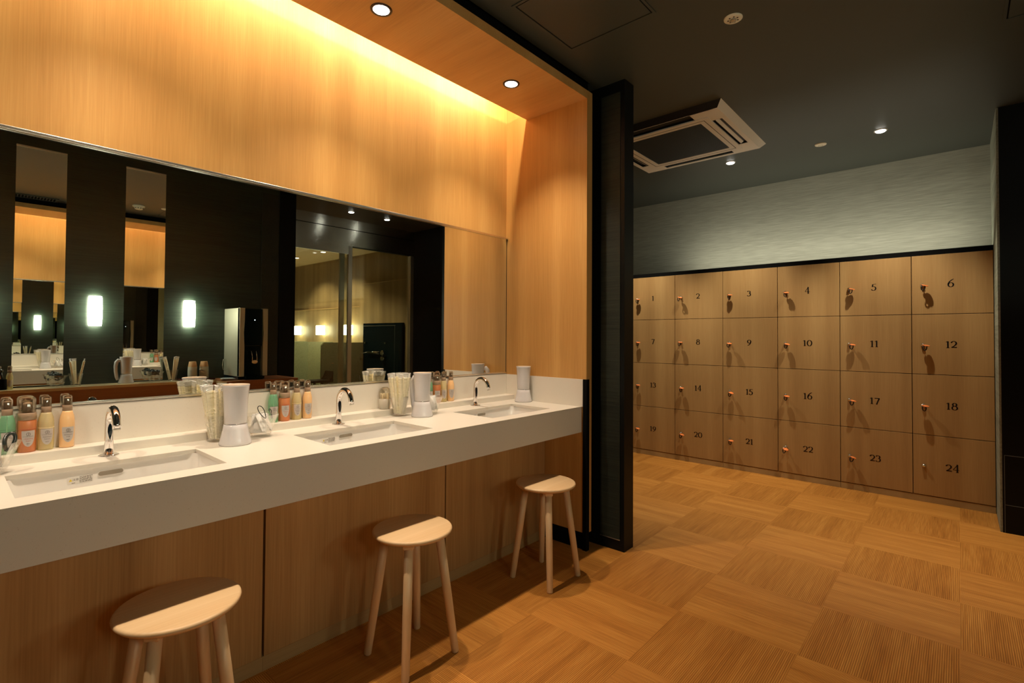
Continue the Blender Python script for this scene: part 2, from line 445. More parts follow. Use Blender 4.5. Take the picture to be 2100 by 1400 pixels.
# vanity wall with timber panelling above the mirror
struct('wall_left', MB().box(X0, XE, YM, YM+.08, 0, 2.85), M['wood_v'])
struct('trim_1', MB().box(X0, XE+.05, YI-.40, YM, 2.80, 2.85), M['wood_v'])   # closed top of the light cove
so = MB().box(X0, XE, YS, YI, ZS, ZF, 0.0008)
struct('trim_2', so, M['wood_y'], 'timber soffit over the vanity')
struct('trim_3', MB().box(X0, XE+.0537, YS+.03, YS+.05, ZF, 2.82), M['matte'])
struct('wall_end', MB().box(XE, XE+.0537, YS, YM+.05, 0.095, ZF, 0.0008).box(XE, XE+.0537, YS+.05, YM+.05, ZF, 2.85), M['wood_v'])
struct('baseboard_end', MB().box(XE+.004, XE+.05, YS+.012, YM, 0, 0.095), M['matte'])
# dark nib wall beyond the alcove
XP, XP2, YP = 2.545, 2.6489, 1.400
struct('wall_partition', MB().box(XP, XP2, YP, 3.0, 0, CEIL).box(XE+.0537, XP, YS+.06, 2.3, 0, CEIL), M['black'])
struct('trim_4', MB().box(XP-.003, XP, YP+.026, YP+.150, 0.064, 2.585), M['darkweave'])
struct('trim_5', MB().box(XP-.006, XP, YP+.024, YP+.152, 0.0605, 0.0635), M['steel'])
# locker-room side
struct('wall_lockers', MB().box(XR, XR+.05, -.2, 3.0, 0, CEIL), M['paper'])
struct('wall_north', MB().box(XP2, XR+.05, 2.92, 3.0, 0, CEIL), M['paper_x'])
struct('wall_side', MB().box(4.40, XR+.05, YR-.02, YR-.001, 0, CEIL), M['paper_x'])
struct('wall_right', MB().box(4.398, 5.2, YD-.05, YR-.012, 0, CEIL), M['black'])
ln = MB()
yA, xA = YR-.020, 4.396
ln.box(xA, xA+.002, yA-.0030, yA, 0, .478).box(xA, xA+.002, yA-.9, yA, .4745, .478).box(xA, xA+.002, yA-.9, yA, .1705, .1735)
struct('trim_6', ln, M['line'])
# wall behind the camera (seen in the mirror)
struct('wall_opposite', MB().box(X0, 2.267, YO-.08, YO, 0, CEIL), M['darkwall'])
struct('wall_pier', MB().box(2.267, 2.431, YO-.62, YO+.012, 0, CEIL), M['black'])
struct('trim_7', MB().box(2.095, 2.262, YO, YO+.006, 0.02, 2.60), M['darkweave'])
struct('wall_back', MB().box(X0-.08, X0, YO-.08, YM+.08, 0, 2.85), M['darkwall'])
# washroom beyond the glass door
struct('wall_washroom', MB().box(4.60, 4.66, -7.1, YD-.06, 0, 2.56).box(1.3, 4.66, -7.16, -7.1, 0, 2.56).box(1.3, 1.36, -7.1, YD-.06, 0, 2.56), M['wash_wall'])
struct('ceiling_washroom', MB().box(1.3, 4.66, -7.16, YD-.06, 2.53, 2.58), M['wash_ceil'])
struct('trim_8', MB().box(4.590, 4.60, -7.1, -3.02, 1.672, 1.682).box(4.592, 4.60, -3.02, YD-.1, 2.04, 2.045), M['wash_ceil'])
struct('wall_doorway', MB().box(X0, 2.431, YD-.06, YD-.02, 0, CEIL), M['matte'])

# sliding door screen in stainless steel and glass
d = bpy.data.objects.new('door_1', None); COL.objects.link(d); d['kind'] = 'structure'; d['label'] = 'stainless steel and glass sliding door to the washroom'
YDf = YD+.03
MB().box(2.431, 4.398, YD-.03, YDf, 2.530, CEIL).obj('header', M['brushed'], d)
MB().box(2.431, 4.398, YD-.03, YDf, 2.3165, 2.522).obj('header', M['brushed'], d)
MB().box(2.431, 4.398, YD-.02, YDf-.012, 2.520, 2.532).box(2.431, 4.398, YD-.02, YDf+.003, 2.3105, 2.3165).obj('groove', M['matte'], d)
MB().box(2.431, 3.366, YDf+.004, YDf+.034, 2.208, 2.311).obj('top_rail', M['brushed'], d)
MB().box(3.366, 3.418, YDf+.004, YDf+.036, 0.01, 2.311, .001).obj('stile', M['steel'], d)
MB().box(3.29, 3.35, YD-.03, YD, 0.0, 2.314, .001).obj('jamb', M['steel'], d)
MB().box(4.345, 4.398, YD-.03, YDf, 0.0, 2.314, .001).obj('jamb', M['steel'], d)
MB().box(2.431, 3.366, YDf+.014, YDf+.022, 0.01, 2.208).obj('glass_pane', M['doorglass'], d)
MB().box(3.35, 4.345, YD-.015, YD-.007, 0.01, 2.314).obj('glass_pane', M['doorglass'], d)

# ================================================================== VANITY
v = thing('vanity_cabinet', 'long oak-laminate vanity cabinet front under the cream counter', 'cabinet', (0, 0, 0))
xs = [X0, -0.067, 0.7844, 1.6358, XE-.001]
for i in range(4):
    MB().box(xs[i]+(.004 if i else 0), xs[i+1]-.004, 1.857, 1.875, 0.052, 0.70, .0012).obj('panel', M['wood_under'], v)
MB().box(X0, XE-.001, 1.880, 1.90, 0.05, 0.70).obj('carcass', M['matte'], v)
for i in range(4):
    MB().box(xs[i], xs[i+1]-.0006, 1.8575, 1.88, 0, 0.0515).obj('plinth', M['plinth'], v)

# counter with three sink cut-outs
ct = thing('vanity_counter', 'long cream solid-surface counter with three rectangular sinks cut in it', 'counter', (0, 0, 0))
SK = [(0.127, 0.594), (0.933, 1.406), (1.775, 2.234)]
SY0, SY1 = 1.679, 1.962
TH = 0.012
cb = MB()
XC = XE-.0035
cb.box(X0, XC, YF+.02, SY0, ZC-TH, ZC).box(X0, XC, SY1, 2.10, ZC-TH, ZC)
px = X0
for a, b in SK:
    cb.box(px, a, SY0, SY1, ZC-TH, ZC); px = b
cb.box(px, XC, SY0, SY1, ZC-TH, ZC)
cb.box(X0, XC, YF, YF+.02, 0.6575, ZC)
cb.box(X0, XC, YF+.02, 1.86, 0.6575, .668)
cb.obj('worktop', M['counter'], ct)
sl = thing('vanity_backsplash', 'cream backsplash with a raised ledge for bottles below the mirror', 'backsplash', (0, 0, 0))
MB().box(X0, XC, 2.10, YM-.001, ZC-TH, 0.830, .0015).obj('ledge', M['counter'], sl)
MB().box(X0, XC, YM-.012, YM-.001, 0.830, 0.9585, .0012).obj('back_panel', M['counter'], sl)
bs = MB().box(XE-.0055, XE-.0002, 1.5895, YM-.013, ZC, 0.9545, .0008)
bs.obj('side_panel', M['counter'], sl)
struct('trim_9', MB().box(XE-.006, XE+.022, YS-.006, YS+.020, 0.0, 0.9545), M['matte'])

def rrect(cx, cy, hx, hy, r, n=6):
    pts = []
    for (sx, sy, a0) in ((1, 1, 0), (-1, 1, 90), (-1, -1, 180), (1, -1, 270)):
        for k in range(n+1):
            a = R_(a0+90*k/n)
            pts.append((cx+sx*(hx-r)+r*cos(a), cy+sy*(hy-r)+r*sin(a)))
    return pts
side = ['under the nearest tap', 'under the middle tap', 'beside the alcove end wall']
for i, (a, b) in enumerate(SK):
    cx, cy = (a+b)/2, (SY0+SY1)/2
    t = thing('washbasin', 'white rectangular undermount basin ' + side[i], 'sink', (cx, cy, ZC-TH), group='basins in the vanity counter')
    hx, hy = (b-a)/2+.005, (SY1-SY0)/2+.004
    lv = [(0.0, 0.0, .03), (-.055, 0.004, .03), (-.095, .012, .035), (-.115, .030, .045), (-.121, .060, .05)]
    mb = MB(); rings = []
    for z, ins, r in lv:
        rings.append([(p[0], p[1], z) for p in rrect(0, 0, hx-ins, hy-ins, r)])
    n = len(rings[0]); vs = [p for r in rings for p in r]
    fs = [[k*n+j, k*n+(j+1) % n, (k+1)*n+(j+1) % n, (k+1)*n+j] for k in range(len(rings)-1) for j in range(n)]
    fs.append([(len(rings)-1)*n+j for j in range(n)])
    mb.add(vs, fs, True)
    # outer flange
    o_ = mb.obj('basin', M['porcelain'], t)
    MB().lathe([(.022, 0), (.022, .003), (.018, .004), (0.004, .0035)], 0, 0, -.121, 20).obj('drain', M['chrome'], t)
    # overflow slot on the back face
    sx = {0: 0.3615-cx, 1: 1.163-cx, 2: 1.985-cx}[i]
    ys = hy-.0023
    pr = []
    for k in range(24):
        aa = 2*pi*k/24
        pr.append((.024*(1 if cos(aa) > 0 else -1)+.0068*cos(aa), .0068*sin(aa)))
    pz = -.022
    MB().prism([(p[0]*1.05, p[1]*1.15) for p in pr], .0010, ((sx, ys, pz), (1, 0, 0), (0, 0, 1), (0, -1, 0))).obj('overflow_rim', M['porcelain'], t)
    MB().prism(pr, .0015, ((sx, ys, pz), (1, 0, 0), (0, 0, 1), (0, -1, 0))).obj('overflow_slot', M['hole'], t)
    # caution label
    lx, lz = {0: 0.289-cx, 1: 1.085-cx, 2: 1.915-cx}[i], -.030
    lab = MB().box(lx-.030, lx+.030, ys-.0008, ys, lz-.011, lz+.011).obj('caution_label', M['clearlabel'], t); lab['label'] = 'small clear caution sticker with a yellow triangle'
    cv = lambda X, Y: (lx+X, ys-.0012, lz+Y)
    MB().prism([(-.0265, -.002), (-.0185, -.002), (-.0225, .005)], .0004, ((lx, ys-.0008, lz), (1, 0, 0), (0, 0, 1), (0, -1, 0))).obj('warning_triangle', M['warn'], lab)
    text_mesh('caution_text', '\u6ce8\u610f', .0075, M['ink'], lab, lambda X, Y: (lx-.011+X, ys-.0012, lz+.0015+Y))
    ik = MB(); rr = random.Random(i)
    for q in range(6):
        zz = lz+.0085-q*.0031
        x = lx-.002
        while x < lx+.026:
            w_ = rr.uniform(.0015, .006)
            ik.box(x, min(x+w_, lx+.028), ys-.0012, ys-.0008, zz-.0006, zz+.0006); x += w_+rr.uniform(.0006, .0018)
    ik.box(lx-.020, lx-.012, ys-.0012, ys-.0008, lz-.0080, lz-.0068)
    ik.obj('caution_print', M['ink'], lab)

# taps
def make_tap(label):
    t = thing('sensor_tap', label, 'tap', group='chrome sensor taps along the counter')
    MB().lathe([(.0275, 0), (.0275, .003), (.025, .0045), (.012, .0050)], seg=32).obj('base_flange', M['chrome'], t)
    pts = [(0, 0, .004), (0, 0, .05), (0, 0, .09)]
    rad = [.0128, .0122, .0118]
    r = .051; cz = .1035
    for k in range(15):
        a = R_(180-k*12.2)
        pts.append((0, -r - r*cos(a), cz+r*sin(a))); rad.append(.0118-.0004*min(k, 5)/5)
    e = pts[-1]
    pts.append((0, e[1]-.004, e[2]-.013)); rad.append(.0118)
    MB().tube(pts, rad, seg=20).obj('spout', M['chrome'], t)
    e = pts[-1]
    MB().tube([(0, e[1], e[2]), (0, e[1]-.0012, e[2]-.004)], .0095, seg=16).obj('aerator', M['steel'], t)
    poly = []
    for k in range(24):
        a = 2*pi*k/24
        poly.append((.0062*cos(a)*(1 if sin(a) > 0 else 1-abs(sin(a))*.6), .026*sin(a)))
    mb = MB(); vs = []
    for (X, Z) in poly:
        vs.append((X, -math.sqrt(max(.0128**2-X*X, 0))-.0002, .078+Z))
    mb.add(vs, [list(range(len(vs)))]).obj('sensor_window', M['server_d'], t)
    return t
tap = make_tap('chrome gooseneck sensor tap at the basin nearest the camera')
tap.location = (0.3728, 2.060, ZC)
dup(tap, (1.1842, 2.060, ZC), 0, 'chrome gooseneck sensor tap at the middle basin')
dup(tap, (2.033, 2.060, ZC), 0, 'chrome gooseneck sensor tap at the basin by the end wall')

# main mirror
mr = thing('vanity_mirror', 'wide wall mirror in slim chrome trim above the counter', 'mirror', (0, YM, 0.9604))
ZT = 1.8163
MB().box(X0+.001, XE-.0045, -.006, -.001, 0.008, ZT-.9604).obj('mirror_glass', M['mirror'], mr)
MB().box(X0+.001, XE-.002, -.018, 0, ZT-.9604, ZT-.9604+.0105, .0015).obj('top_trim', M['trimmetal'], mr)
MB().box(X0+.001, XE-.002, -.014, 0, 0.0, .008, .001).obj('bottom_trim', M['trimmetal'], mr)
MB().box(XE-.0045, XE-.001, -.007, 0, 0.008, ZT-.9604).obj('side_trim', M['ring'], mr)

# ------------------------------------------------------------------ stools
def make_stool(label):
    t = thing('stool', label, 'stool', group='round beech stools at the vanity')
    prof = [(.050, .447), (.132, .449), (.142, .453), (.1475, .4585), (.149, .463), (.147, .4675), (.142, .470), (.0005, .4705)]
    MB().lathe(prof, seg=64, cap1=False).obj('seat', M['beech'], t)
    for s in (1, -1):
        mb = MB()
        bm = bmesh.new(); bmesh.ops.create_cube(bm, size=1)
        for q in bm.verts: q.co = Vector((q.co.x*.238, q.co.y*.038, q.co.z*.018))
        bmesh.ops.bevel(bm, geom=list(bm.edges), offset=.003, segments=2, affect='EDGES')
        mb.frombm(bm, False, Matrix.Translation((0, 0, .4385+(.001 if s > 0 else 0))) @ Matrix.Rotation(s*pi/4, 4, 'Z')); mb.obj('cross_rail', M['beech'], t)
    for sx in (1, -1):
        for sy in (1, -1):
            f = Vector((sx*.116, sy*.116, 0)); tp = Vector((sx*.072, sy*.072, .432))
            pts = [f, f.lerp(tp, .01), f.lerp(tp, .5), tp]
            MB().tube(pts, [.0125, .0140, .0162, .0165], seg=20).obj('leg', M['beech_leg'], t)
    return t
st = make_stool('round beech stool nearest the camera, cropped by the bottom of the photo')
st.location = (0.446, 1.583, 0)
s2 = dup(st, (1.205, 1.553, 0), 0, 'middle round beech stool in front of the panel joint')
s3 = dup(st, (2.03, 1.553, 0), 0, 'round beech stool farthest away, by the alcove end wall')

# ------------------------------------------------------------------ hair dryers
def make_dryer(label):
    t = thing('hair_dryer', label, 'hair dryer', group='white hair dryers stood on end')
    MB().lathe([(.050, 0), (.0525, .003), (.0525, .008), (.047, .028), (.041, .055), (.0385, .0715), (.036, .0725)], seg=40).obj('base', M['white_pl'], t)
    MB().lathe([(.0335, .071), (.0335, .0775)], seg=40).obj('chrome_ring', M['chrome'], t)
    MB().lathe([(.0355, .0765), (.0365, .078), (.0375, .11), (.0395, .16), (.0435, .207), (.0450, .212), (.0425, .2125), (.040, .205), (.036, .17), (.0005, .168)], seg=40, cap1=False).obj('barrel', M['white_pl'], t)
    MB().lathe([(.0412, .2045), (.0432, .2128), (.0445, .2132), (.0437, .2138), (.0412, .2118), (.039, .2030)], seg=40, cap0=False, cap1=False).obj('rim', M['white_in'], t)
    MB().tube([(0, .036, .182), (0, .052, .186), (0, .064, .172), (0, .069, .140), (0, .068, .10), (0, .062, .055), (0, .055, .030)], [.014, .015, .0145, .013, .0125, .012, .010], seg=14).obj('handle', M['white_pl'], t)
    MB().box(-.002, .002, .078, .082, .125, .15, .001).obj('switch', M['steel'], t)
    return t
dr = make_dryer('white hair dryer standing between the nearest toothbrush glass and bowl')
dr.location = (0.716, 1.950, ZC)
dup(dr, (1.581, 1.972, ZC), 0.1, 'white hair dryer standing between the middle and far basins')
dup(dr, (2.361, 1.979, ZC), -0.55, 'white hair dryer standing alone against the alcove end splash')
dup(dr, (1.012, YO+.090, ZC), pi*.5, 'white hair dryer on the shelf between two mirror strips, seen in reflection')

# ------------------------------------------------------------------ glasses, sachets
def make_glass(label):
    t = thing('glass_tumbler', label, 'glass', group='faceted glass tumblers of toothbrushes')
    prof = [(.0275, 0), (.030, .002), (.031, .012), (.035, .04), (.0425, .078), (.0445, .095), (.0430, .095), (.0405, .078), (.0335, .04), (.0290, .014), (.0005, .012)]
    MB().lathe(prof, seg=18, smooth=False, cap0=False, cap1=False, facet=.012).obj('tumbler_wall', M['clear'], t)
    return t
def make_sachet(label, group):
    t = thing('toothbrush_sachet', label, 'toothbrush', group=group)
    rr = random.Random(3)
    def sleeve(z0, z1, w0, w1, d_, n, jit):
        mb = MB(); vs = []
        for i in range(n+1):
            k = i/n; z = z0+(z1-z0)*k; w_ = w0+(w1-w0)*k
            w_ *= 1+(jit if i % 2 else -jit); dd = d_*(1+rr.uniform(-.16, .16))
            for (a, b) in ((-1, -.5), (-.4, -1), (.4, -1), (1, -.5), (1, .5), (.4, 1), (-.4, 1), (-1, .5)):
                vs.append((a*w_, b*dd, z))
        fs = [[i*8+j, i*8+(j+1) % 8, (i+1)*8+(j+1) % 8, (i+1)*8+j] for i in range(n) for j in range(8)]
        fs += [[j for j in range(8)][::-1], [n*8+j for j in range(8)]]
        mb.add(vs, fs, False); return mb
    sleeve(0, .178, .0100, .0130, .0070, 64, .045).obj('sleeve', M['sachet'], t)
    mb = sleeve(.174, .197, .0120, .0145, .0040, 9, .14)
    mb.obj('crimped_end', M['crimp'], t)
    return t
sach0 = make_sachet('cream toothbrush sachet in the glass nearest the camera', 'toothbrush sachets in the nearest glass')
first = [True]
def fill_glass(cx, cy, z, n, label, group, spread, seed, toff=0.0):
    rr = random.Random(seed)
    for k in range(n):
        if n > 6:
            a = 2*pi*k/max(1, n-3)+rr.uniform(-.2, .2); r = .019 if k < n-3 else .006
        else:
            a = toff+2*pi*k/n; r = .015
        b = (cx+r*cos(a), cy+r*sin(a), z+.014)
        tilt = spread*(r/.019)*rr.uniform(.8, 1.15)
        axis = Vector((-sin(a), cos(a), 0))
        q = Matrix.Rotation(tilt, 4, axis) @ Matrix.Rotation(rr.uniform(0, pi), 4, 'Z')
        if first[0]:
            o = sach0; first[0] = False; o.location = b; o.rotation_euler = q.to_euler()
            o['label'] = label; o['group'] = group
        else:
            dup(sach0, b, 0, label, group, rot=q.to_euler())
fill_glass(0.692, 2.052, ZC, 16, 'cream toothbrush sachet bunched in the glass behind the nearest dryer', 'toothbrush sachets in the nearest glass', .17, 1)
fill_glass(1.513, 2.062, ZC, 15, 'cream toothbrush sachet bunched in the glass beside the swab jar', 'toothbrush sachets in the far glass', .15, 2)
fill_glass(0.700, YO+.100, ZC, 3, 'cream toothbrush sachet fanned in the left shelf glass, seen in reflection', 'toothbrush sachets in the left shelf glass', .26, 3, .4)
fill_glass(1.330, YO+.100, ZC, 3, 'cream toothbrush sachet fanned in the right shelf glass, seen in reflection', 'toothbrush sachets in the right shelf glass', .26, 5, 1.5)
gl = make_glass('faceted glass tumbler full of toothbrushes behind the nearest dryer')
gl.location = (0.692, 2.052, ZC)
dup(gl, (1.513, 2.062, ZC), .3, 'faceted glass tumbler full of toothbrushes beside the swab jar')
dup(gl, (0.700, YO+.100, ZC), .5, 'glass tumbler on the left of the reflected wooden shelf')
dup(gl, (1.330, YO+.100, ZC), .1, 'glass tumbler on the right of the reflected wooden shelf')

# ------------------------------------------------------------------ bowls
def make_bowl(label):
    t = thing('glass_bowl', label, 'bowl', group='flared glass amenity bowls')
    prof = [(.035, 0), (.037, .003), (.036, .008), (.042, .02), (.053, .055), (.066, .086), (.0645, .0865), (.0505, .056), (.039, .022), (.0005, .012)]
    MB().lathe(prof, seg=14, smooth=False, cap0=False, cap1=False, facet=.03).obj('bowl_wall', M['clear'], t)
    return t
bw = make_bowl('flared glass bowl cut off by the left edge of the photo')
bw.location = (0.098, 2.02, ZC)
dup(bw, (0.835, 2.028, ZC), .2, 'flared glass bowl with white packets and a hair tie beside the nearest dryer')
dup(bw, (1.672, 2.020, ZC), .4, 'flared glass bowl of clear packets half hidden by the middle dryer')
dup(bw, (0.590, YO+.100, ZC), .1, 'glass bowl of dark hair ties at the left of the reflected shelf')
dup(bw, (1.203, YO+.100, ZC), .3, 'glass bowl of dark hair ties at the right of the reflected shelf')
def packet_mesh(seed, w, h, d_):
    rr = random.Random(seed); bm = bmesh.new()
    bmesh.ops.create_grid(bm, x_segments=5, y_segments=5, size=.5)
    r = bmesh.ops.extrude_face_region(bm, geom=list(bm.faces))
    vs = [g for g in r['geom'] if isinstance(g, bmesh.types.BMVert)]
    for q in bm.verts:
        e = max(0, 1-(max(abs(q.co.x), abs(q.co.y))*2)**4)
        up = q in vs
        q.co = Vector((q.co.x*w, q.co.y*h, (d_*.5*e+.0006)*(1 if up else -1)+rr.uniform(-.0012, .0012)))
    return bm
pk0 = thing('cotton_packet', 'white cotton packet in the bowl by the nearest dryer', 'packet', group='cotton packets by the nearest dryer')
MB().frombm(packet_mesh(1, .05, .06, .012), True).obj('cotton_pad', M['cotton'], pk0)
MB().frombm(packet_mesh(2, .058, .07, .006), False).obj('film_sleeve', M['crimp'], pk0)
def fill_bowl(cx, cy, n, label, group, seed, use=None):
    rr = random.Random(seed)
    for k in range(n):
        a = 2*pi*k/n+rr.uniform(-.3, .3); r = .016
        loc = (cx+r*cos(a), cy+r*sin(a), ZC+.052+.004*(k % 3))
        rot = (R_(70+rr.uniform(-12, 12)), 0, a+pi/2)
        if use is not None and k == 0:
            use.location = loc; use.rotation_euler = rot; use['label'] = label; use['group'] = group
        else: dup(pk0, loc, 0, label, group, rot=rot)
fill_bowl(0.835, 2.028, 5, 'white cotton packet in the bowl right of the nearest dryer', 'cotton packets right of the nearest dryer', 4, pk0)
fill_bowl(0.098, 2.02, 4, 'white cotton packet in the bowl at the left photo edge', 'cotton packets in the left-edge bowl', 5)
fill_bowl(1.672, 2.020, 5, 'white cotton packet in the bowl behind the middle dryer', 'cotton packets behind the middle dryer', 6)
def tie(loc, rot, label, group, rad=.0022, w=.012, l=.03, mat='darktie'):
    pts = [(w*cos(2*pi*k/20), l*sin(2*pi*k/20), .003*sin(4*pi*k/20)) for k in range(20)]
    o = MB().tube(pts, rad, seg=8, closed=True).obj('hair_tie', M[mat]); o.location = loc; o.rotation_euler = rot
    return tag(o, label, 'hair tie', group)
tie((0.826, 1.992, ZC+.098), (R_(78), R_(-25), .3), 'dark elastic hair tie standing out of the bowl by the nearest dryer', 'hair ties in the middle bowl', .0016, .010, .027)
tie((0.862, 2.000, ZC+.088), (R_(70), R_(40), .9), 'black hair tie lying on the rim of the bowl by the nearest dryer', 'hair ties in the middle bowl', .0018, .007, .022)
tie((0.138, 2.000, ZC+.088), (R_(72), R_(20), .3), 'glossy dark hair band upright in the bowl at the left photo edge', 'hair bands in the left-edge bowl', .0050, .011, .024)
hb = None
for (bx, side_) in ((0.590, 'left'), (1.203, 'right')):
    rr = random.Random(int(bx*100))
    for k in range(11):
        a = 2*pi*k/11*2; r = .018 if k < 7 else .034
        loc = (bx+r*cos(a), YO+.100+r*sin(a), ZC+.066+rr.uniform(0, .030) - (.0 if k < 7 else .004))
        rot = (rr.uniform(-.9, .9), rr.uniform(-.9, .9), rr.uniform(0, 3))
        lb = 'dark packaged hair tie heaped in the %s reflected shelf bowl' % side_
        gp = 'hair ties in the %s shelf bowl' % side_
        if hb is None: hb = tie(loc, rot, lb, gp, .0052, .014, .020)
        else: dup(hb, loc, 0, lb, gp, rot=rot)

# cotton swab jar
j = thing('cotton_swab_jar', 'clear jar of cotton swabs on the ledge behind the far toothbrush glass', 'jar', (1.482, 2.143, 0.830))
MB().lathe([(.027, 0), (.0285, .003), (.0285, .052), (.027, .052), (.026, .004)], seg=28).obj('jar_body', M['acryl'], j)
sw = MB(); rr = random.Random(2)
for k in range(40):
    a = rr.uniform(0, 2*pi); r = .022*math.sqrt(rr.random())
    sw.tube([(r*cos(a), r*sin(a), .006), (r*cos(a)*1.02, r*sin(a)*1.02, .072+rr.uniform(0, .006))], .0018, seg=6)
o = sw.obj('swabs', M['swab'], j); o['kind'] = 'stuff'
MB().lathe([(.0285, .053), (.0285, .085), (.025, .100), (.014, .108), (.0005, .109)], seg=28, cap0=False, cap1=False).obj('lid', M['clearcap'], j)

# ------------------------------------------------------------------ pump bottles
def make_bottle(kind, label, group):
    t = thing('pump_bottle', label, 'bottle', group=group)
    liq = {'g': 'liq_g', 'o': 'liq_o', 'p': 'liq_p', 'm': 'liq_m'}[kind]
    if kind == 'o':
        r = .0215; h = .098
        MB().lathe([(r-.003, 0), (r, .003), (r, h-.003), (r-.001, h)], seg=32).obj('bottle_body', M[liq], t)
        MB().lathe([(r+.0003, h), (r+.0003, h+.020), (r-.001, h+.0215), (.010, h+.022)], seg=32).obj('collar', M['taupe'], t)
        MB().lathe([(.012, h+.02), (.012, h+.045), (.010, h+.052), (.004, h+.054)], seg=20).box(-.004, .004, -.017, 0, h+.044, h+.050).obj('pump_head', M['taupe'], t)
        MB().lathe([(r-.001, h+.022), (r-.001, .158), (r-.004, .165), (r-.008, .1665), (.0005, .167)], seg=32, cap0=False, cap1=False).obj('clear_cap', M['clearcap'], t)
    else:
        r = .0190; h = .116
        MB().lathe([(r-.003, 0), (r, .003), (r+.0003, .06), (r, .088), (r-.002, .101), (r-.005, .111), (.0125, h)], seg=32).obj('bottle_body', M[liq], t)
        MB().lathe([(.0125, h), (.0125, h+.018), (.012, h+.0185)], seg=28).obj('collar', M['taupe'], t)
        MB().lathe([(.0085, h+.018), (.0085, h+.034), (.009, h+.036), (.009, h+.042), (.004, h+.044)], seg=20).box(-.003, .003, -.011, 0, h+.036, h+.041).obj('pump_head', M['taupe'], t)
        MB().lathe([(.0121, h+.019), (.0121, .160), (.010, .1655), (.0005, .167)], seg=28, cap0=False, cap1=False).obj('clear_cap', M['clearcap'], t)
    if kind in 'gop':
        fl = {'g': .068, 'o': .072, 'p': .070}[kind]
        MB().tube([((r+.0003)*cos(2*pi*k/28), (r+.0003)*sin(2*pi*k/28), fl+.0012*sin(2*pi*k/28)) for k in range(28)], .0005, seg=5, closed=True).obj('fill_line', {'g': M['darktie'], 'o': M['ink_r'], 'p': M['swab']}[kind], t)
        MB().lathe([(.0014, .006), (.0014, h)], seg=8).obj('dip_tube', M['swab'], t)
    # label on the front (towards -Y)
    rl = r+.0005
    def bend(X, Y, e=0): 
        a = X/rl
        return ((rl+e)*sin(a), -(rl+e)*cos(a), Y)
    lw, lt, lb = .0165, .066, .018
    vs = []; fs = []; n = 14; m_ = 10
    for i in range(n+1):
        k = i/n; y = lb+(lt-lb)*k
        hw = lw*math.sqrt(max(0.02, 1-((1-k)*1.0)**2.6)) if k < 1 else lw*.98
        for q in range(m_+1):
            X = -hw+2*hw*q/m_; vs.append(bend(X, y))
    fs = [[i*(m_+1)+q, i*(m_+1)+q+1, (i+1)*(m_+1)+q+1, (i+1)*(m_+1)+q] for i in range(n) for q in range(m_)]
    L = MB().add(vs, fs, True).obj('label', M['label'], t); L['label'] = 'pale rounded shield label'
    # emblem: a ring with a small leaf
    pts = [bend(.0048*cos(2*pi*k/20), .056+.0048*sin(2*pi*k/20), .0003) for k in range(20)]
    MB().tube(pts, .00035, seg=5, closed=True).tube([bend(-.001, .0525, .0003), bend(.0008, .0560, .0003), bend(.0002, .0595, .0003)], .0004, seg=5).obj('emblem', M['ink'], L)
    ik = MB(); rr = random.Random(5)
    x = -.0125
    while x < .012:
        if abs(x) > .0008:
            p0 = bend(x, .0478, .0004); p1 = bend(x, .0498, .0004); ik.tube([p0, p1], .0003, seg=4)
        x += .0018
    ik.obj('brand_line', M['ink'], L)
    words_ = {'g': ('clear', 'lotion'), 'o': ('cleansing', 'foam'), 'p': ('moisture', 'lotion'), 'm': ('moisture', 'milk')}[kind]
    mk = M['ink_r'] if kind == 'o' else M['ink']
    text_mesh('label_text', words_[0], .0058, mk, L, lambda X, Y: bend(X, .0418+Y, .0004))
    text_mesh('label_text', words_[1], .0058, mk, L, lambda X, Y: bend(X, .0352+Y, .0004))
    MB().tube([bend(-.004, .027, .0004), bend(0, .027, .0004), bend(.004, .027, .0004)], .0005, seg=5).obj('size_line', M['ink'], L)
    return t
YB = 2.1475; ZL_ = 0.830
setn = ['in the nearest bottle row', 'in the middle bottle row', 'in the far bottle row']
xb = {'g': (0.142, 0.935, 1.770), 'o': (0.1863, 0.9823, 1.8215), 'p': (0.2298, 1.0353, 1.8707), 'm': (0.280, 1.0837, 1.9249)}
des = {'g': 'green-liquid pump bottle with clear cap', 'o': 'wide orange-liquid foam bottle with clear cap', 'p': 'pale yellow pump bottle with clear cap', 'm': 'opaque peach pump bottle with clear cap'}
for k in 'gopm':
    b0 = make_bottle(k, des[k]+' '+setn[0], 'amenity pump bottles along the ledge')
    for i in range(3):
        x = xb[k][i]
        rz = math.atan2(-(x), YB)*.8 + .15
        o = b0 if i == 0 else dup(b0, (x, YB, ZL_), rz, des[k]+' '+setn[i])
        o.location = (x, YB, ZL_); o.rotation_euler = (0, 0, rz)
    if k == 'p':
        dup(b0, (0.340, YO+.095, ZC), pi, 'pale pump bottle at the far left of the reflected shelf, by the mirror strip')
    if k == 'm':
        dup(b0, (0.288, YO+.085, ZC), pi, 'peach pump bottle at the left end of the reflected shelf, behind the brush')

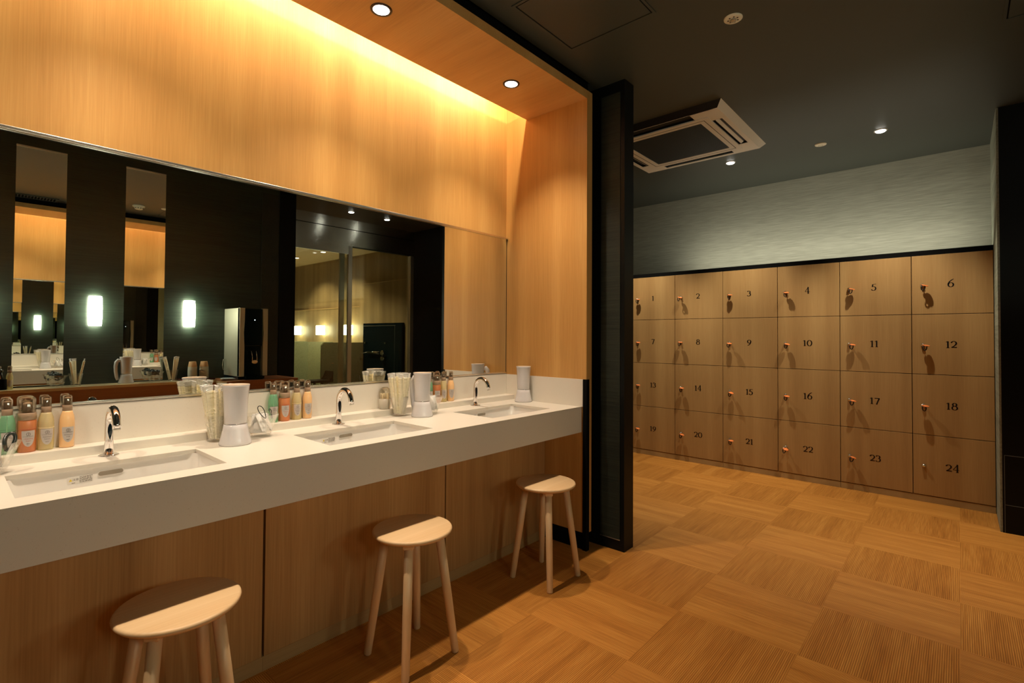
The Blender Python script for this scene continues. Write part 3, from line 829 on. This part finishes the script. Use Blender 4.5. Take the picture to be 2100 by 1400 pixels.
# ================================================================== OPPOSITE WALL (seen in the mirror)
sh = thing('wall_shelf', 'long wooden shelf on the dark wall, seen in the mirror', 'shelf', (0, 0, 0))
MB().box(X0, 1.64, YO, YO+.200, ZC-.022, ZC, .001).obj('shelf_board', M['wood_shelf'], sh)
MB().box(X0, 1.64, YO+.005, YO+.197, 0.56, ZC-.022).obj('fascia', M['wood_red'], sh)
wc = thing('water_counter', 'reddish wooden counter under the water server, seen in the mirror', 'counter', (0, 0, 0))
MB().box(1.642, 2.262, YO, YO+.45, .775, .797, .001).obj('top', M['wood_red'], wc)
MB().box(1.644, 2.260, YO+.004, YO+.44, 0, .775).obj('body', M['wood_red'], wc)
MB().box(1.638, 1.642, YO+.20, YO+.45, 0, .790).obj('side_panel', M['tan_wood'], wc)

def strip_mirror(x0, x1, label, name='mirror_strip', tilt=0.0):
    z0, z1 = 0.812, 2.5724
    cx = (x0+x1)/2
    t = thing(name, label, 'mirror', (cx, YO, z0), group='tall mirror strips on the opposite wall')
    h = (x1-x0)/2
    MB().box(-h, h, .0012, .0065, 0, z1-z0-.008).obj('mirror_glass', M['mirror'], t, rot=(0, 0, tilt), loc=(0, .003, 0))
    MB().box(-h, h, 0, .012, z1-z0-.008, z1-z0+.004).obj('top_channel', M['steel'], t)
    return t
strip_mirror(0.3538, 0.6353, 'left tall mirror strip on the dark wall, seen in the vanity mirror', tilt=R_(1.1))
strip_mirror(1.0041, 1.2840, 'right tall mirror strip on the dark wall, seen in the vanity mirror', tilt=R_(1.1))
strip_mirror(-0.296, -0.015, 'mirror strip outside the reflection, left of the other two', tilt=0)

def make_sconce(label):
    t = thing('wall_sconce', label, 'wall lamp', group='glowing glass sconces on the dark wall')
    MB().box(-.03, .03, 0, .012, -.09, .09).obj('back_plate', M['white_pl'], t)
    mb = MB(); n = 12; vs = []
    zs = [-.116+.232*i/8 for i in range(9)]
    for z in zs:
        w_ = .0410+.0050*(1-(z/.116)**2)
        for k in range(n+1):
            a = pi*k/n
            vs.append((w_*cos(a), .014+.052*sin(a), z))
    fs = [[i*(n+1)+k, i*(n+1)+k+1, (i+1)*(n+1)+k+1, (i+1)*(n+1)+k] for i in range(8) for k in range(n)]
    fs += [[k for k in range(n+1)], [8*(n+1)+k for k in range(n+1)]]
    fs += [[i*(n+1), (i+1)*(n+1), (i+1)*(n+1)+n, i*(n+1)+n] for i in range(8)]
    mb.add(vs, fs, True).obj('glass_shade', M['e_scon'], t)
    return t
sc = make_sconce('glowing glass sconce between the two reflected mirror strips')
sc.location = (0.820, YO, 1.378)
dup(sc, (1.476, YO, 1.380), 0, 'glowing glass sconce between a mirror strip and the water server')
dup(sc, (0.166, YO, 1.378), 0, 'glowing glass sconce left of both reflected mirror strips')

# cups on a tray
tr = tag(MB().box(1.372, 1.636, YO+.02, YO+.19, ZC, ZC+.012, .003).obj('serving_tray', M['tray']), 'dark red tray under the paper cups, seen in the mirror', 'tray')
def make_cup(label, group):
    t = thing('paper_cup', label, 'cup', group=group)
    MB().lathe([(.0360, 0), (.0375, .0015), (.0360, .003), (.0350, .004), (.0345, .030)], seg=28, cap0=False, cap1=False).obj('lower_wall', M['cup'], t)
    MB().lathe([(.0345, .030), (.0265, .074), (.0255, .075)], seg=28, cap0=False).obj('upper_wall', M['cup_tan'], t)
    return t
cup0 = None
for sx, nm in ((1.478, 'left'), (1.565, 'right')):
    lb = 'upside-down paper cup in the %s stack beside the water server' % nm; gp = '%s stack of paper cups' % nm
    for k in range(10):
        loc = (sx, YO+.115 + (0 if nm == 'left' else .01), ZC+.012+k*.0082)
        if cup0 is None: cup0 = make_cup(lb, gp); cup0.location = loc
        else: dup(cup0, loc, 0, lb, gp)
bm = packet_mesh(9, .12, .09, .02)
nap = MB().frombm(bm, True).obj('folded_napkin', M['blue_paper']); nap.location = (1.70, YO+.30, .797+.013); nap.rotation_euler = (.06, .04, .3)
tag(nap, 'crumpled pale blue paper napkin beside the water server', 'napkin')

# water server
ws = thing('water_server', 'silver and black tabletop water server with twin taps, seen in the mirror', 'water dispenser', (1.768, YO+.004, .797))
W_, D_, H_ = .244, .365, .640
MB().box(0, .006, .0, D_-.006, .030, H_, .003).obj('side_panel', M['server_s'], ws)
MB().box(W_-.006, W_, .0, D_-.006, .030, H_, .003).obj('side_panel', M['server_s'], ws)
MB().box(.006, W_-.006, 0, D_-.045, .0, H_-.01, .003).obj('body', M['server_d'], ws)
pl = [(0, .03), (.042, .03), (.042, .30), (.036, .42), (.042, .52), (.044, H_), (0, H_)]
MB().prism([(p[0], p[1]) for p in pl], .040, ((0, D_-.045, 0), (1, 0, 0), (0, 0, 1), (0, 1, 0))).obj('front_post', M['server_s'], ws)
MB().prism([(W_-p[0], p[1]) for p in pl[::-1]], .040, ((0, D_-.045, 0), (1, 0, 0), (0, 0, 1), (0, 1, 0))).obj('front_post', M['server_s'], ws)
MB().box(.044, W_-.044, D_-.05, D_-.02, .30, H_-.004, .004).obj('control_panel', M['server_d'], ws)
MB().box(.045, W_-.045, D_-.10, D_+.02, .0, .034, .006).obj('drip_tray', M['server_d'], ws)
MB().lathe([(.004, 0), (.004, .002)], 0, 0, 0, 12).obj('status_lamp', M['e_led_blue'], ws, loc=(W_*.55, D_-.019, .535), rot=(-pi/2, 0, 0))
for q in (.105, .145):
    lv = MB().tube([(q, D_-.02, .27), (q-.004, D_+.006, .24), (q, D_+.012, .20), (q, D_+.010, .165)], .003, seg=8).obj('tap_lever', M['chrome'], ws)
MB().lathe([(.0, -.006), (.022, -.005), (.026, 0), (.022, .005), (0, .006)], 0, 0, 0, 24, sx=1, sy=.62, cap0=False, cap1=False).obj('tap_paddle', M['disc'], ws, loc=(.125, D_+.014, .158), rot=(pi/2, 0, 0))
MB().tube([(-.004, .05, .18), (-.022, .05, .17), (-.028, .05, .12), (-.022, .05, .08), (-.004, .05, .07)], .003, seg=8).obj('power_cable', M['server_s'], ws)

# hairbrush at the shelf end
hbz = thing('hair_brush', 'black hair brush at the left end of the reflected shelf', 'brush', (0.305, YO+.115, ZC))
MB().lathe([(.020, 0), (.022, .004), (.0205, .07), (.019, .075)], seg=20).obj('holder', M['matte'], hbz)
MB().tube([(0, 0, .02), (-.004, 0, .09), (-.012, 0, .125)], .006, seg=10).obj('handle', M['darktie'], hbz)
MB().lathe([(.0, -.010), (.018, -.008), (.024, 0), (.018, .008), (0, .010)], 0, 0, 0, 18, sx=1.2, sy=1, cap0=False, cap1=False).obj('brush_head', M['darktie'], hbz, loc=(-.020, 0, .142), rot=(0, .5, 0))

# ================================================================== WASHROOM beyond the glass
def wsconce(y, label):
    t = thing('washroom_lamp', label, 'wall lamp', (4.60, y, 1.295), group='cube lamps on the washroom wall')
    MB().box(-.02, 0, -.03, .03, -.03, .03).obj('mount', M['steel'], t)
    MB().box(-.125, -.02, -.062, .062, -.082, .082, .006).obj('lamp_shade', M['e_scon_w'], t)
    return t
wsconce(-3.26, 'rightmost cube lamp on the washroom wall, seen through the glass')
wsconce(-4.18, 'middle cube lamp of three on the washroom wall')
wsconce(-5.07, 'leftmost cube lamp on the washroom wall, seen through the glass')
def screen(y, label):
    o = MB().prism([(0, 0.012), (-.72, 0.012), (-.72, 1.048), (-.685, 1.092), (0, 1.092)], .03, ((4.570, y, 0), (1, 0, 0), (0, 0, 1), (0, 1, 0))).obj('stone_divider', M['granite'])
    return tag(o, label, 'divider', 'granite dividers between wash places')
screen(2*YM-7.25, 'nearer granite divider, dark grey, beside the black stone panel')
screen(2*YM-8.2, 'middle granite divider, greenish, lit by the cube lamps')
screen(2*YM-9.15, 'farthest granite divider, mostly hidden behind the nearer two')
wk = thing('stone_wainscot', 'low granite wainscot along the washroom wall under the lamps', 'wainscot', (0, 0, 0))
MB().box(4.572, 4.599, -7.0, -2.955, .012, 1.075).obj('upstand', M['granite'], wk)
sp = thing('shower_panel', 'black stone shower panel on the washroom wall, seen through the glass', 'panel', (4.598, -2.38, 0.012))
MB().box(-.045, 0, -.47, .56, 0, 1.385, .002).obj('stone_slab', M['server_d'], sp)
MB().box(-.048, -.045, -.47, .40, 1.340, 1.348).box(-.048, -.045, .385, .39, 0, 1.34).obj('joint_line', M['line'], sp)
mx = MB().tube([(-.075, -.28, .925), (-.075, .05, .925)], .022, seg=14).obj('mixer_body', M['chrome'], sp)
MB().lathe([(.0, -.02), (.03, -.018), (.042, 0), (.03, .018), (0, .02)], 0, 0, 0, 10, cap0=False, cap1=False, smooth=False).obj('handle', M['chrome'], sp, loc=(-.085, .12, .925), rot=(0, pi/2, 0))
MB().lathe([(.0, -.02), (.03, -.018), (.038, 0), (.03, .018), (0, .02)], 0, 0, 0, 10, cap0=False, cap1=False, smooth=False).obj('handle', M['chrome'], sp, loc=(-.085, .13, .84), rot=(0, pi/2, 0))
for y in (-.38, .17):
    MB().lathe([(.012, 0), (.012, .03)], 0, 0, 0, 12).obj('hook', M['chrome'], sp, loc=(-.045, y, 1.075), rot=(0, -pi/2, 0))
MB().tube([(-.06, -.30, .93), (-.09, -.45, .90), (-.10, -.52, .70), (-.09, -.46, .45), (-.08, -.40, .40)], .006, seg=8).obj('hose', M['steel'], sp)
bs_ = thing('bath_stool', 'black bathing stool in front of the granite dividers, through the glass', 'stool', (3.72, -2.70, .012))
MB().box(-.17, .17, -.13, .13, .50, .535, .01).obj('seat', M['matte'], bs_)
MB().prism([(.10, 0), (.17, 0), (.17, .13), (.14, .05)], .24, ((0, -.12, .53), (1, 0, 0), (0, 0, 1), (0, 1, 0))).obj('backrest', M['matte'], bs_)
for sx in (-1, 1):
    for sy in (-1, 1):
        MB().tube([(sx*.15, sy*.11, 0), (sx*.10, sy*.08, .50)], .018, seg=10).obj('leg', M['steel'], bs_)
def wlight(x, y, label):
    t = thing('downlight', label, 'ceiling light', (x, y, 2.53), group='washroom ceiling downlights')
    MB().lathe([(.045, -.004), (.045, 0)], seg=24).obj('trim_ring', M['refl'], t)
    MB().lathe([(.036, -.0055), (.036, -.0045)], seg=24).obj('lamp_disc', M['e_down'], t)
    spot('lamp_beam', (0, 0, -.02), P_WASH, (1.0, 0.80, 0.5), 120, .6, t)
wlight(3.55, -2.35, 'washroom downlight nearest the glass door')
wlight(4.05, -3.22, 'washroom downlight above the nearer divider')
wlight(4.06, -4.15, 'washroom downlight above the farther divider')

# ================================================================== LOCKERS
Yc = [YN, 2.0995, 1.6398, 1.1779, 0.7211, 0.2667, -0.1795]
Zr = [0.050, 0.4915, 0.9346, 1.3756, 1.812]
# serif numerals drawn with a broad nib
def arc(cx, cy, rx, ry, a0, a1, n=14):
    return [(cx+rx*cos(R_(a0+(a1-a0)*k/n)), cy+ry*sin(R_(a0+(a1-a0)*k/n))) for k in range(n+1)]
DIG = {
 '0': ([arc(.30, .36, .235, .34, 90, 450, 28)], .62),
 '1': ([[(.20, .02), (.20, .70)], [(.05, .615), (.20, .685)]], .42),
 '2': ([arc(.25, .50, .20, .20, 165, -10, 12)+[(.40, .36), (.26, .20), (.07, .04)]], .56),
 '3': ([arc(.22, .55, .17, .16, 160, -75, 12), arc(.21, .22, .22, .20, 85, -150, 14)], .52),
 '4': ([[(.38, .02), (.38, .80)], [(.38, .76), (.05, .26)], [(.05, .235), (.54, .235)]], .60),
 '5': ([[(.14, .70), (.10, .42)], arc(.20, .23, .21, .22, 115, -150, 16), [(.14, .69), (.44, .72)]], .52),
 '6': ([[(.50, .83), (.34, .72), (.20, .58), (.12, .44), (.085, .28)], arc(.29, .235, .205, .225, 180, 540, 22)], .60),
 '7': ([[(.06, .665), (.50, .665)], [(.48, .66), (.36, .40), (.22, -.02)]], .56),
 '8': ([arc(.27, .55, .155, .16, 0, 360, 20), arc(.27, .20, .205, .20, 0, 360, 22)], .56),
 '9': ([arc(.28, .48, .20, .21, 0, 360, 22), [(.48, .46), (.44, .28), (.32, .10), (.10, -.03)]], .58),
}
SER = {'1': [(.08, .32, .0)], '4': [(.29, .48, .0)], '2': [(.06, .50, .03)]}
def number_mesh(txt, size):
    """list of quads (polygons in 2D), centred"""
    polys = []; x0 = 0
    th, tn = .128, .038
    for ch in txt:
        strokes, adv = DIG[ch]
        for st_ in strokes:
            for (p, q) in zip(st_, st_[1:]):
                dx, dy = q[0]-p[0], q[1]-p[1]; l = math.hypot(dx, dy)
                if l < 1e-6: continue
                c = abs(dy/l); 
                if ch == '2' and p[1] < .4: c = c*.9
                w_ = tn+(th-tn)*c**1.6
                if ch == '7' and dy > -1e-6: w_ = .07
                if ch == '4' and dx < 0: w_ = .055
                nx, ny = -dy/l*w_/2, dx/l*w_/2; ex, ey = dx/l*.008, dy/l*.008
                polys.append([(x0+p[0]-ex+nx, p[1]-ey+ny), (x0+p[0]-ex-nx, p[1]-ey-ny), (x0+q[0]+ex-nx, q[1]+ey-ny), (x0+q[0]+ex+nx, q[1]+ey+ny)])
        for (a, b, y) in SER.get(ch, []):
            h_ = .045 if ch != '2' else .085
            polys.append([(x0+a, y), (x0+b, y), (x0+b, y+h_), (x0+a, y+h_)])
        x0 += adv
    W = x0
    return [[((p[0]-W/2)*size, (p[1]-.36)*size) for p in pl] for pl in polys]

key0 = None
units = ['left pair of columns, behind the dark pier', 'middle pair of columns', 'right pair of columns, next to the black wall']
for u in range(3):
    ya, yb = Yc[2*u], Yc[2*u+2]
    t = thing('locker_cabinet', 'oak locker cabinet of eight numbered doors, ' + units[u], 'lockers', (XL, 0, 0), group='oak locker cabinets')
    MB().box(.020, XR-XL-.012, yb+.001, ya-.001, 0.0, 1.812).obj('carcass', M['ring'], t)
    MB().box(.002, .02, yb+.0012, ya-.0012, 0, .0480).obj('plinth', M['plinth'], t)
    MB().box(.004, .024, yb+.0005, ya-.0005, 1.8122, 1.848).obj('top_filler', M['matte'], t)
    for c in range(2):
        y1, y0 = Yc[2*u+c], Yc[2*u+c+1]
        for r in range(4):
            z0, z1 = Zr[3-r], Zr[4-r]
            num = r*6+2*u+c+1
            dr_ = MB().box(0, .0185, y0+.0022, y1-.0022, z0+.0022, z1-.0018, .0012).obj('door', M['wood_l'], t)
            zc_ = (z0+z1)/2; yc = (y0+y1)/2
            nm = MB()
            for pl in number_mesh(str(num), .068):
                nm.prism(pl, .0006, ((-.0001, yc+.0, zc_), (0, -1, 0), (0, 0, 1), (-1, 0, 0)))
            nm.obj('door_number', M['num'], dr_)
            yk = y1-.0635; zk = zc_-.004
            MB().lathe([(.0125, 0), (.0125, .006), (.010, .012), (.009, .018), (.0005, .019)], seg=18, cap1=False).obj('lock', M['chrome'], dr_, loc=(0, yk, zk), rot=(0, -pi/2, 0))
            if num == 24: continue
            lb = 'key on an orange band hanging in the lock of locker %d' % num
            rk = random.Random(num)
            if key0 is None:
                key0 = thing('locker_key', lb, 'key', group='orange-banded locker keys')
                MB().box(-.030, -.009, -.0012, .0012, -.0015, .006, .0004).lathe([(.0, -.004), (.008, -.003), (.010, 0), (.008, .003), (0, .004)], -.034, 0, .004, 14, cap0=False, cap1=False).obj('key_bow', M['chrome'], key0)
                # oval orange band lying nearly level, pointing out of the door
                MB().lathe([(.0, -.0034), (.014, -.0032), (.0185, -.0016), (.019, 0), (.0185, .0016), (.014, .0032), (0, .0034)], 0, 0, 0, 24, sy=1.15, cap0=False, cap1=False).obj('band', M['orange'], key0, loc=(-.040, -.019, -.003), rot=(.16, -.14, 0))
                pts = [(-.046, -.002, -.002), (-.047, .000, -.022), (-.047, -.004, -.034), (-.047, -.011, -.039), (-.047, -.018, -.034), (-.047, -.022, -.022), (-.046, -.021, -.002)]
                MB().tube(pts, .0036, seg=8).obj('cord_loop', M['loop'], key0)
                key0.location = (XL-.001, yk, zk)
            else:
                dup(key0, (XL-.001, yk, zk), 0, lb, rot=(rk.uniform(-.12, .22), rk.uniform(-.14, .05), rk.uniform(-.30, .25)))

# ================================================================== CEILING
def soffit_light(x, label, beam=True):
    t = thing('soffit_downlight', label, 'ceiling light', (x, 1.785, ZS), group='downlights in the timber soffit')
    MB().lathe([(.0330, -.001), (.0350, -.0035), (.0440, -.0035), (.0450, 0)], seg=40, cap0=False, cap1=False).obj('trim_ring', M['ring'], t)
    MB().lathe([(.0335, -.0022), (.0005, -.0008)], seg=40, cap0=False, cap1=False).obj('lamp_glass', M['e_soff'], t)
    spot('lamp_beam', (0, -.026, -.008), P_SOFFIT, C_WARM, 98, 1.0, t, rad=.022)
    return t
soffit_light(1.198, 'left downlight visible in the timber soffit, above the middle basin')
soffit_light(2.0146, 'right downlight in the timber soffit, above the far basin')
soffit_light(0.382, 'soffit downlight above the nearest basin, seen only in reflection')
soffit_light(-0.434, 'soffit downlight over the counter end left of the photo')
ls = thing('led_strip', 'warm LED strip hidden in the cove behind the soffit', 'light strip', (0, 1.905, ZF+.002))
MB().box(X0+.05, XE-.04, -.005, .005, 0, .006).obj('strip', M['e_led'], ls)
al = area('cove_light', (0.75, .008, .012), P_COVE, C_COVE, 3.26, .008, (0, 1, .12)); al.parent = ls
a2 = area('cove_light', (0.75, .075, .165), P_GRAZE, C_COVE, 3.26, .012, (0, .35, -1)); a2.parent = ls

lu = thing('uplight_strip', 'hidden light strip on top of the lockers washing the wallpaper above', 'light strip', (XR-.30, 0.98, 1.813))
MB().box(-.02, .02, -1.08, 1.08, 0, .012, .002).obj('channel', M['steel'], lu)
ua = area('wall_wash', (0, 0, .020), P_UP, C_NEUT, .02, 2.12, (1, 0, .38)); ua.parent = lu
ua.rotation_euler = Matrix(((-.8944, 0, -.4472), (0, 1, 0), (.4472, 0, -.8944))).to_euler()
def ceil_light(x, y, label):
    t = thing('ceiling_downlight', label, 'ceiling light', (x, y, CEIL), group='small ceiling downlights')
    MB().lathe([(.030, -.003), (.040, -.003), (.041, 0)], seg=28, cap0=False, cap1=False).obj('trim_ring', M['refl'], t)
    MB().lathe([(.0315, -.003), (.026, -.008), (.0005, -.011)], seg=28, cap0=False, cap1=False).obj('lamp_disc', M['e_down'], t)
    return t
for x, y, lb in ((4.348, 1.4125, 'bright ceiling downlight beside the air conditioner, left of the two by the lockers'),
                 (4.3585, 0.402, 'bright ceiling downlight over the lockers, right of the sensor disc'),
                 (4.35, 2.36, 'ceiling downlight near the lockers, hidden behind the dark pier')):
    t = ceil_light(x, y, lb); spot('lamp_beam', (0, 0, -.020), P_LOCK, C_NEUT, 86, 0.7, t, rad=.02)
for x, y, lb in ((3.20, -.99, 'left of two small downlights before the glass door, seen in reflection'),
                 (3.70, -.99, 'right of two small downlights before the glass door, seen in reflection'),
                 (3.05, -.30, 'aisle ceiling downlight above the right edge of the photo')):
    t = ceil_light(x, y, lb); spot('lamp_beam', (0, 0, -.020), P_AISLE, C_WARM, 74, .9, t, rad=.02)

def sprinkler(x, y, label):
    t = thing('ceiling_sprinkler', label, 'sprinkler', (x, y, CEIL), group='flush sprinkler plates')
    MB().lathe([(.0005, -.006), (.012, -.007), (.036, -.006), (.040, -.003), (.040, 0)], seg=36, cap0=False, cap1=False).obj('cover_plate', M['disc'], t)
    MB().lathe([(.007, -.014), (.013, -.0135), (.014, -.012), (.009, -.011), (.009, -.006)], seg=16, cap0=True, cap1=False).obj('sprinkler_head', M['steel'], t)
    mb = MB()
    for k in range(7):
        a = 2*pi*k/7
        mb.lathe([(.004, -.0075), (.004, -.0065)], .021*cos(a), .021*sin(a), 0, 8)
    mb.obj('vent_holes', M['ring'], t)
    return t
sprinkler(2.3833, 0.7611, 'cream sprinkler plate on the dark ceiling at the top of the photo')
sd = thing('ceiling_sensor', 'small round off-white sensor between the two locker downlights', 'sensor', (4.3749, .7685, CEIL))
MB().lathe([(.0005, -.010), (.012, -.010), (.030, -.007), (.038, -.004), (.039, 0)], seg=32, cap0=False, cap1=False).obj('cover', M['disc'], sd)
MB().lathe([(.013, -.0105), (.014, -.011), (.015, -.0105)], seg=24, cap0=False, cap1=False).obj('lens_ring', M['line'], sd)
sm = thing('smoke_detector', 'round smoke detector on the dark ceiling, seen in a reflected mirror strip', 'smoke detector', (1.411, 1.07, CEIL))
MB().lathe([(.060, 0), (.058, -.012), (.045, -.018), (.038, -.036), (.030, -.040), (.0005, -.040)], seg=32, cap0=False, cap1=False).obj('housing', M['disc'], sm)
mb = MB()
for k in range(10):
    a = 2*pi*k/10; mb.box(.040*cos(a)-.004, .040*cos(a)+.004, .040*sin(a)-.004, .040*sin(a)+.004, -.033, -.024)
mb.obj('intake_slots', M['ring'], sm)
sp2 = thing('ceiling_plate', 'plain off-white ceiling plate beside the smoke detector, in reflection', 'ceiling plate', (1.66, 1.02, CEIL))
MB().lathe([(.0005, -.008), (.03, -.008), (.045, -.004), (.046, 0)], seg=28, cap0=False, cap1=False).obj('cover', M['disc'], sp2)

# linear vent near the soffit
vt = thing('ceiling_vent', 'long slotted ceiling vent beside the soffit, seen in a reflected mirror strip', 'vent', (0.40, 1.47, CEIL))
MB().box(-.35, .35, -.075, .075, -.004, 0).obj('backing', M['matte'], vt)
MB().box(-.36, .36, -.085, -.072, -.009, 0).box(-.36, .36, .072, .085, -.009, 0).box(-.36, -.345, -.085, .085, -.009, 0).box(.345, .36, -.085, .085, -.009, 0).obj('frame', M['ceil'], vt)
mb = MB()
for k in range(28): mb.box(-.34+k*.025, -.332+k*.025, -.072, .072, -.008, -.002)
mb.obj('slats', M['ceil'], vt)
# access hatches
for (x0, x1, y0, y1, lb) in ((1.666, 2.10, 1.017, 1.455, 'flush square ceiling hatch above the stools, edged by a thin joint'), (2.75, 3.2, -.62, -.17, 'flush ceiling hatch before the glass door, in reflection')):
    t = thing('ceiling_hatch', lb, 'hatch', (x0, y0, CEIL), group='flush ceiling hatches')
    a, b = x1-x0, y1-y0
    MB().box(.006, a-.006, .006, b-.006, -.003, 0).obj('hatch_panel', M['ceil'], t)
    MB().box(-.012, a+.012, -.012, 0, -.004, 0).box(-.012, a+.012, b, b+.012, -.004, 0).box(-.012, 0, 0, b, -.004, 0).box(a, a+.012, 0, b, -.004, 0).obj('hatch_frame', M['ceil'], t)
    MB().box(0, a, 0, .006, -.0010, -.0002).box(0, a, b-.006, b, -.0010, -.0002).box(0, .006, 0, b, -.0010, -.0002).box(a-.006, a, 0, b, -.0010, -.0002).obj('joint', M['matte'], t)

# four-way ceiling air conditioner
ac = thing('air_conditioner', 'white four-way cassette air conditioner in the ceiling by the lockers', 'air conditioner', (3.613, 1.553, CEIL))
S = .480; B = .445; G = .262; I0, I1 = .352, .415
Hh = -.036
def ring_frame(o0, z0, o1, z1):
    mb = MB()
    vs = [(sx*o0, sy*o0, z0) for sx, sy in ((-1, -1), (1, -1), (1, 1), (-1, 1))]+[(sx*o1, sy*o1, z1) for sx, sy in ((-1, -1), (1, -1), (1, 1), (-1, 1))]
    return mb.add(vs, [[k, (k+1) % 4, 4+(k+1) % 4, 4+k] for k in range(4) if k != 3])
fr = ring_frame(S, 0, B, Hh)
# underside plate with four slots
L_ = .270
fr.box(-B, B, I1, B, Hh, Hh+.004).box(-B, B, -B, -I1, Hh, Hh+.004).box(I1, B, -I1, I1, Hh, Hh+.004).box(-B, -B+.004, -I1, I1, Hh, Hh+.004).box(-B, -I1, -I1, -L_, Hh, Hh+.004).box(-B, -I1, L_, I1, Hh, Hh+.004)
for sx in (-1, 1):
    for sy in (-1, 1):
        x0, x1 = sorted((sx*L_, sx*I1)); y0, y1 = sorted((sy*L_, sy*I1))
        fr.box(x0, x1, y0, y1, Hh, Hh+.004)
MB().add([(-S, -S, 0), (-S, S, 0), (-B, B, Hh), (-B, -B, Hh)], [[0, 1, 2, 3]]).obj('shaded_skirt', M['ac_dark'], ac)  # skirt turned from the light: its shade is put into the black colour
fr.obj('outer_panel', M['ac_white'], ac)
dk = MB()
dk.box(-L_, L_, I0, I1, Hh+.014, Hh+.016).box(-L_, L_, -I1, -I0, Hh+.014, Hh+.016).box(I0, I1, -L_, L_, Hh+.014, Hh+.016).box(-B, -I0, -L_, L_, Hh+.014, Hh+.016)
dk.obj('outlet_slots', M['ac_dark'], ac)
for k in (0, 2, 3):
    fl = MB(); 
    fl.add([(-L_+.012, I0+.018, Hh+.001), (L_-.012, I0+.018, Hh+.001), (L_-.012, I0+.036, Hh+.012), (-L_+.012, I0+.036, Hh+.012), (-L_+.012, I0+.018, Hh+.003), (L_-.012, I0+.018, Hh+.003), (L_-.012, I0+.036, Hh+.014), (-L_+.012, I0+.036, Hh+.014)],
           [[0, 1, 2, 3], [7, 6, 5, 4], [0, 4, 5, 1], [1, 5, 6, 2], [2, 6, 7, 3], [3, 7, 4, 0]])
    fl.obj('louvre', M['ac_white'], ac, rot=(0, 0, k*pi/2))
MB().box(-I0, I0, G+.02, I0, Hh-.004, Hh+.004, .001).box(-I0, I0, -I0, -G-.02, Hh-.004, Hh+.004, .001).box(G+.02, I0, -G-.02, G+.02, Hh-.004, Hh+.004, .001).box(-I0, -G-.02, -G-.02, G+.02, Hh-.004, Hh+.004, .001).obj('intake_frame', M['ac_white'], ac)
MB().box(-.318, .318, .314, .318, Hh-.0046, Hh-.0038).box(-.318, .318, -.318, -.314, Hh-.0046, Hh-.0038).box(.314, .318, -.318, .318, Hh-.0046, Hh-.0038).box(-.318, -.314, -.318, .318, Hh-.0046, Hh-.0038).obj('panel_joint', M['ac_dark'], ac)
MB().box(-G-.02, G+.02, -G-.02, G+.02, Hh+.002, Hh+.004).obj('grille_backing', M['ac_dark'], ac)
gm = MB()
for k in range(80):
    y = -G-.014+k*(2*G+.028)/79
    gm.box(-G-.018, G+.018, y-.0019, y+.0019, Hh-.002, Hh+.002)
o = gm.obj('intake_grille', plain('grille_slate', (0.030, 0.038, 0.045), .5), ac)
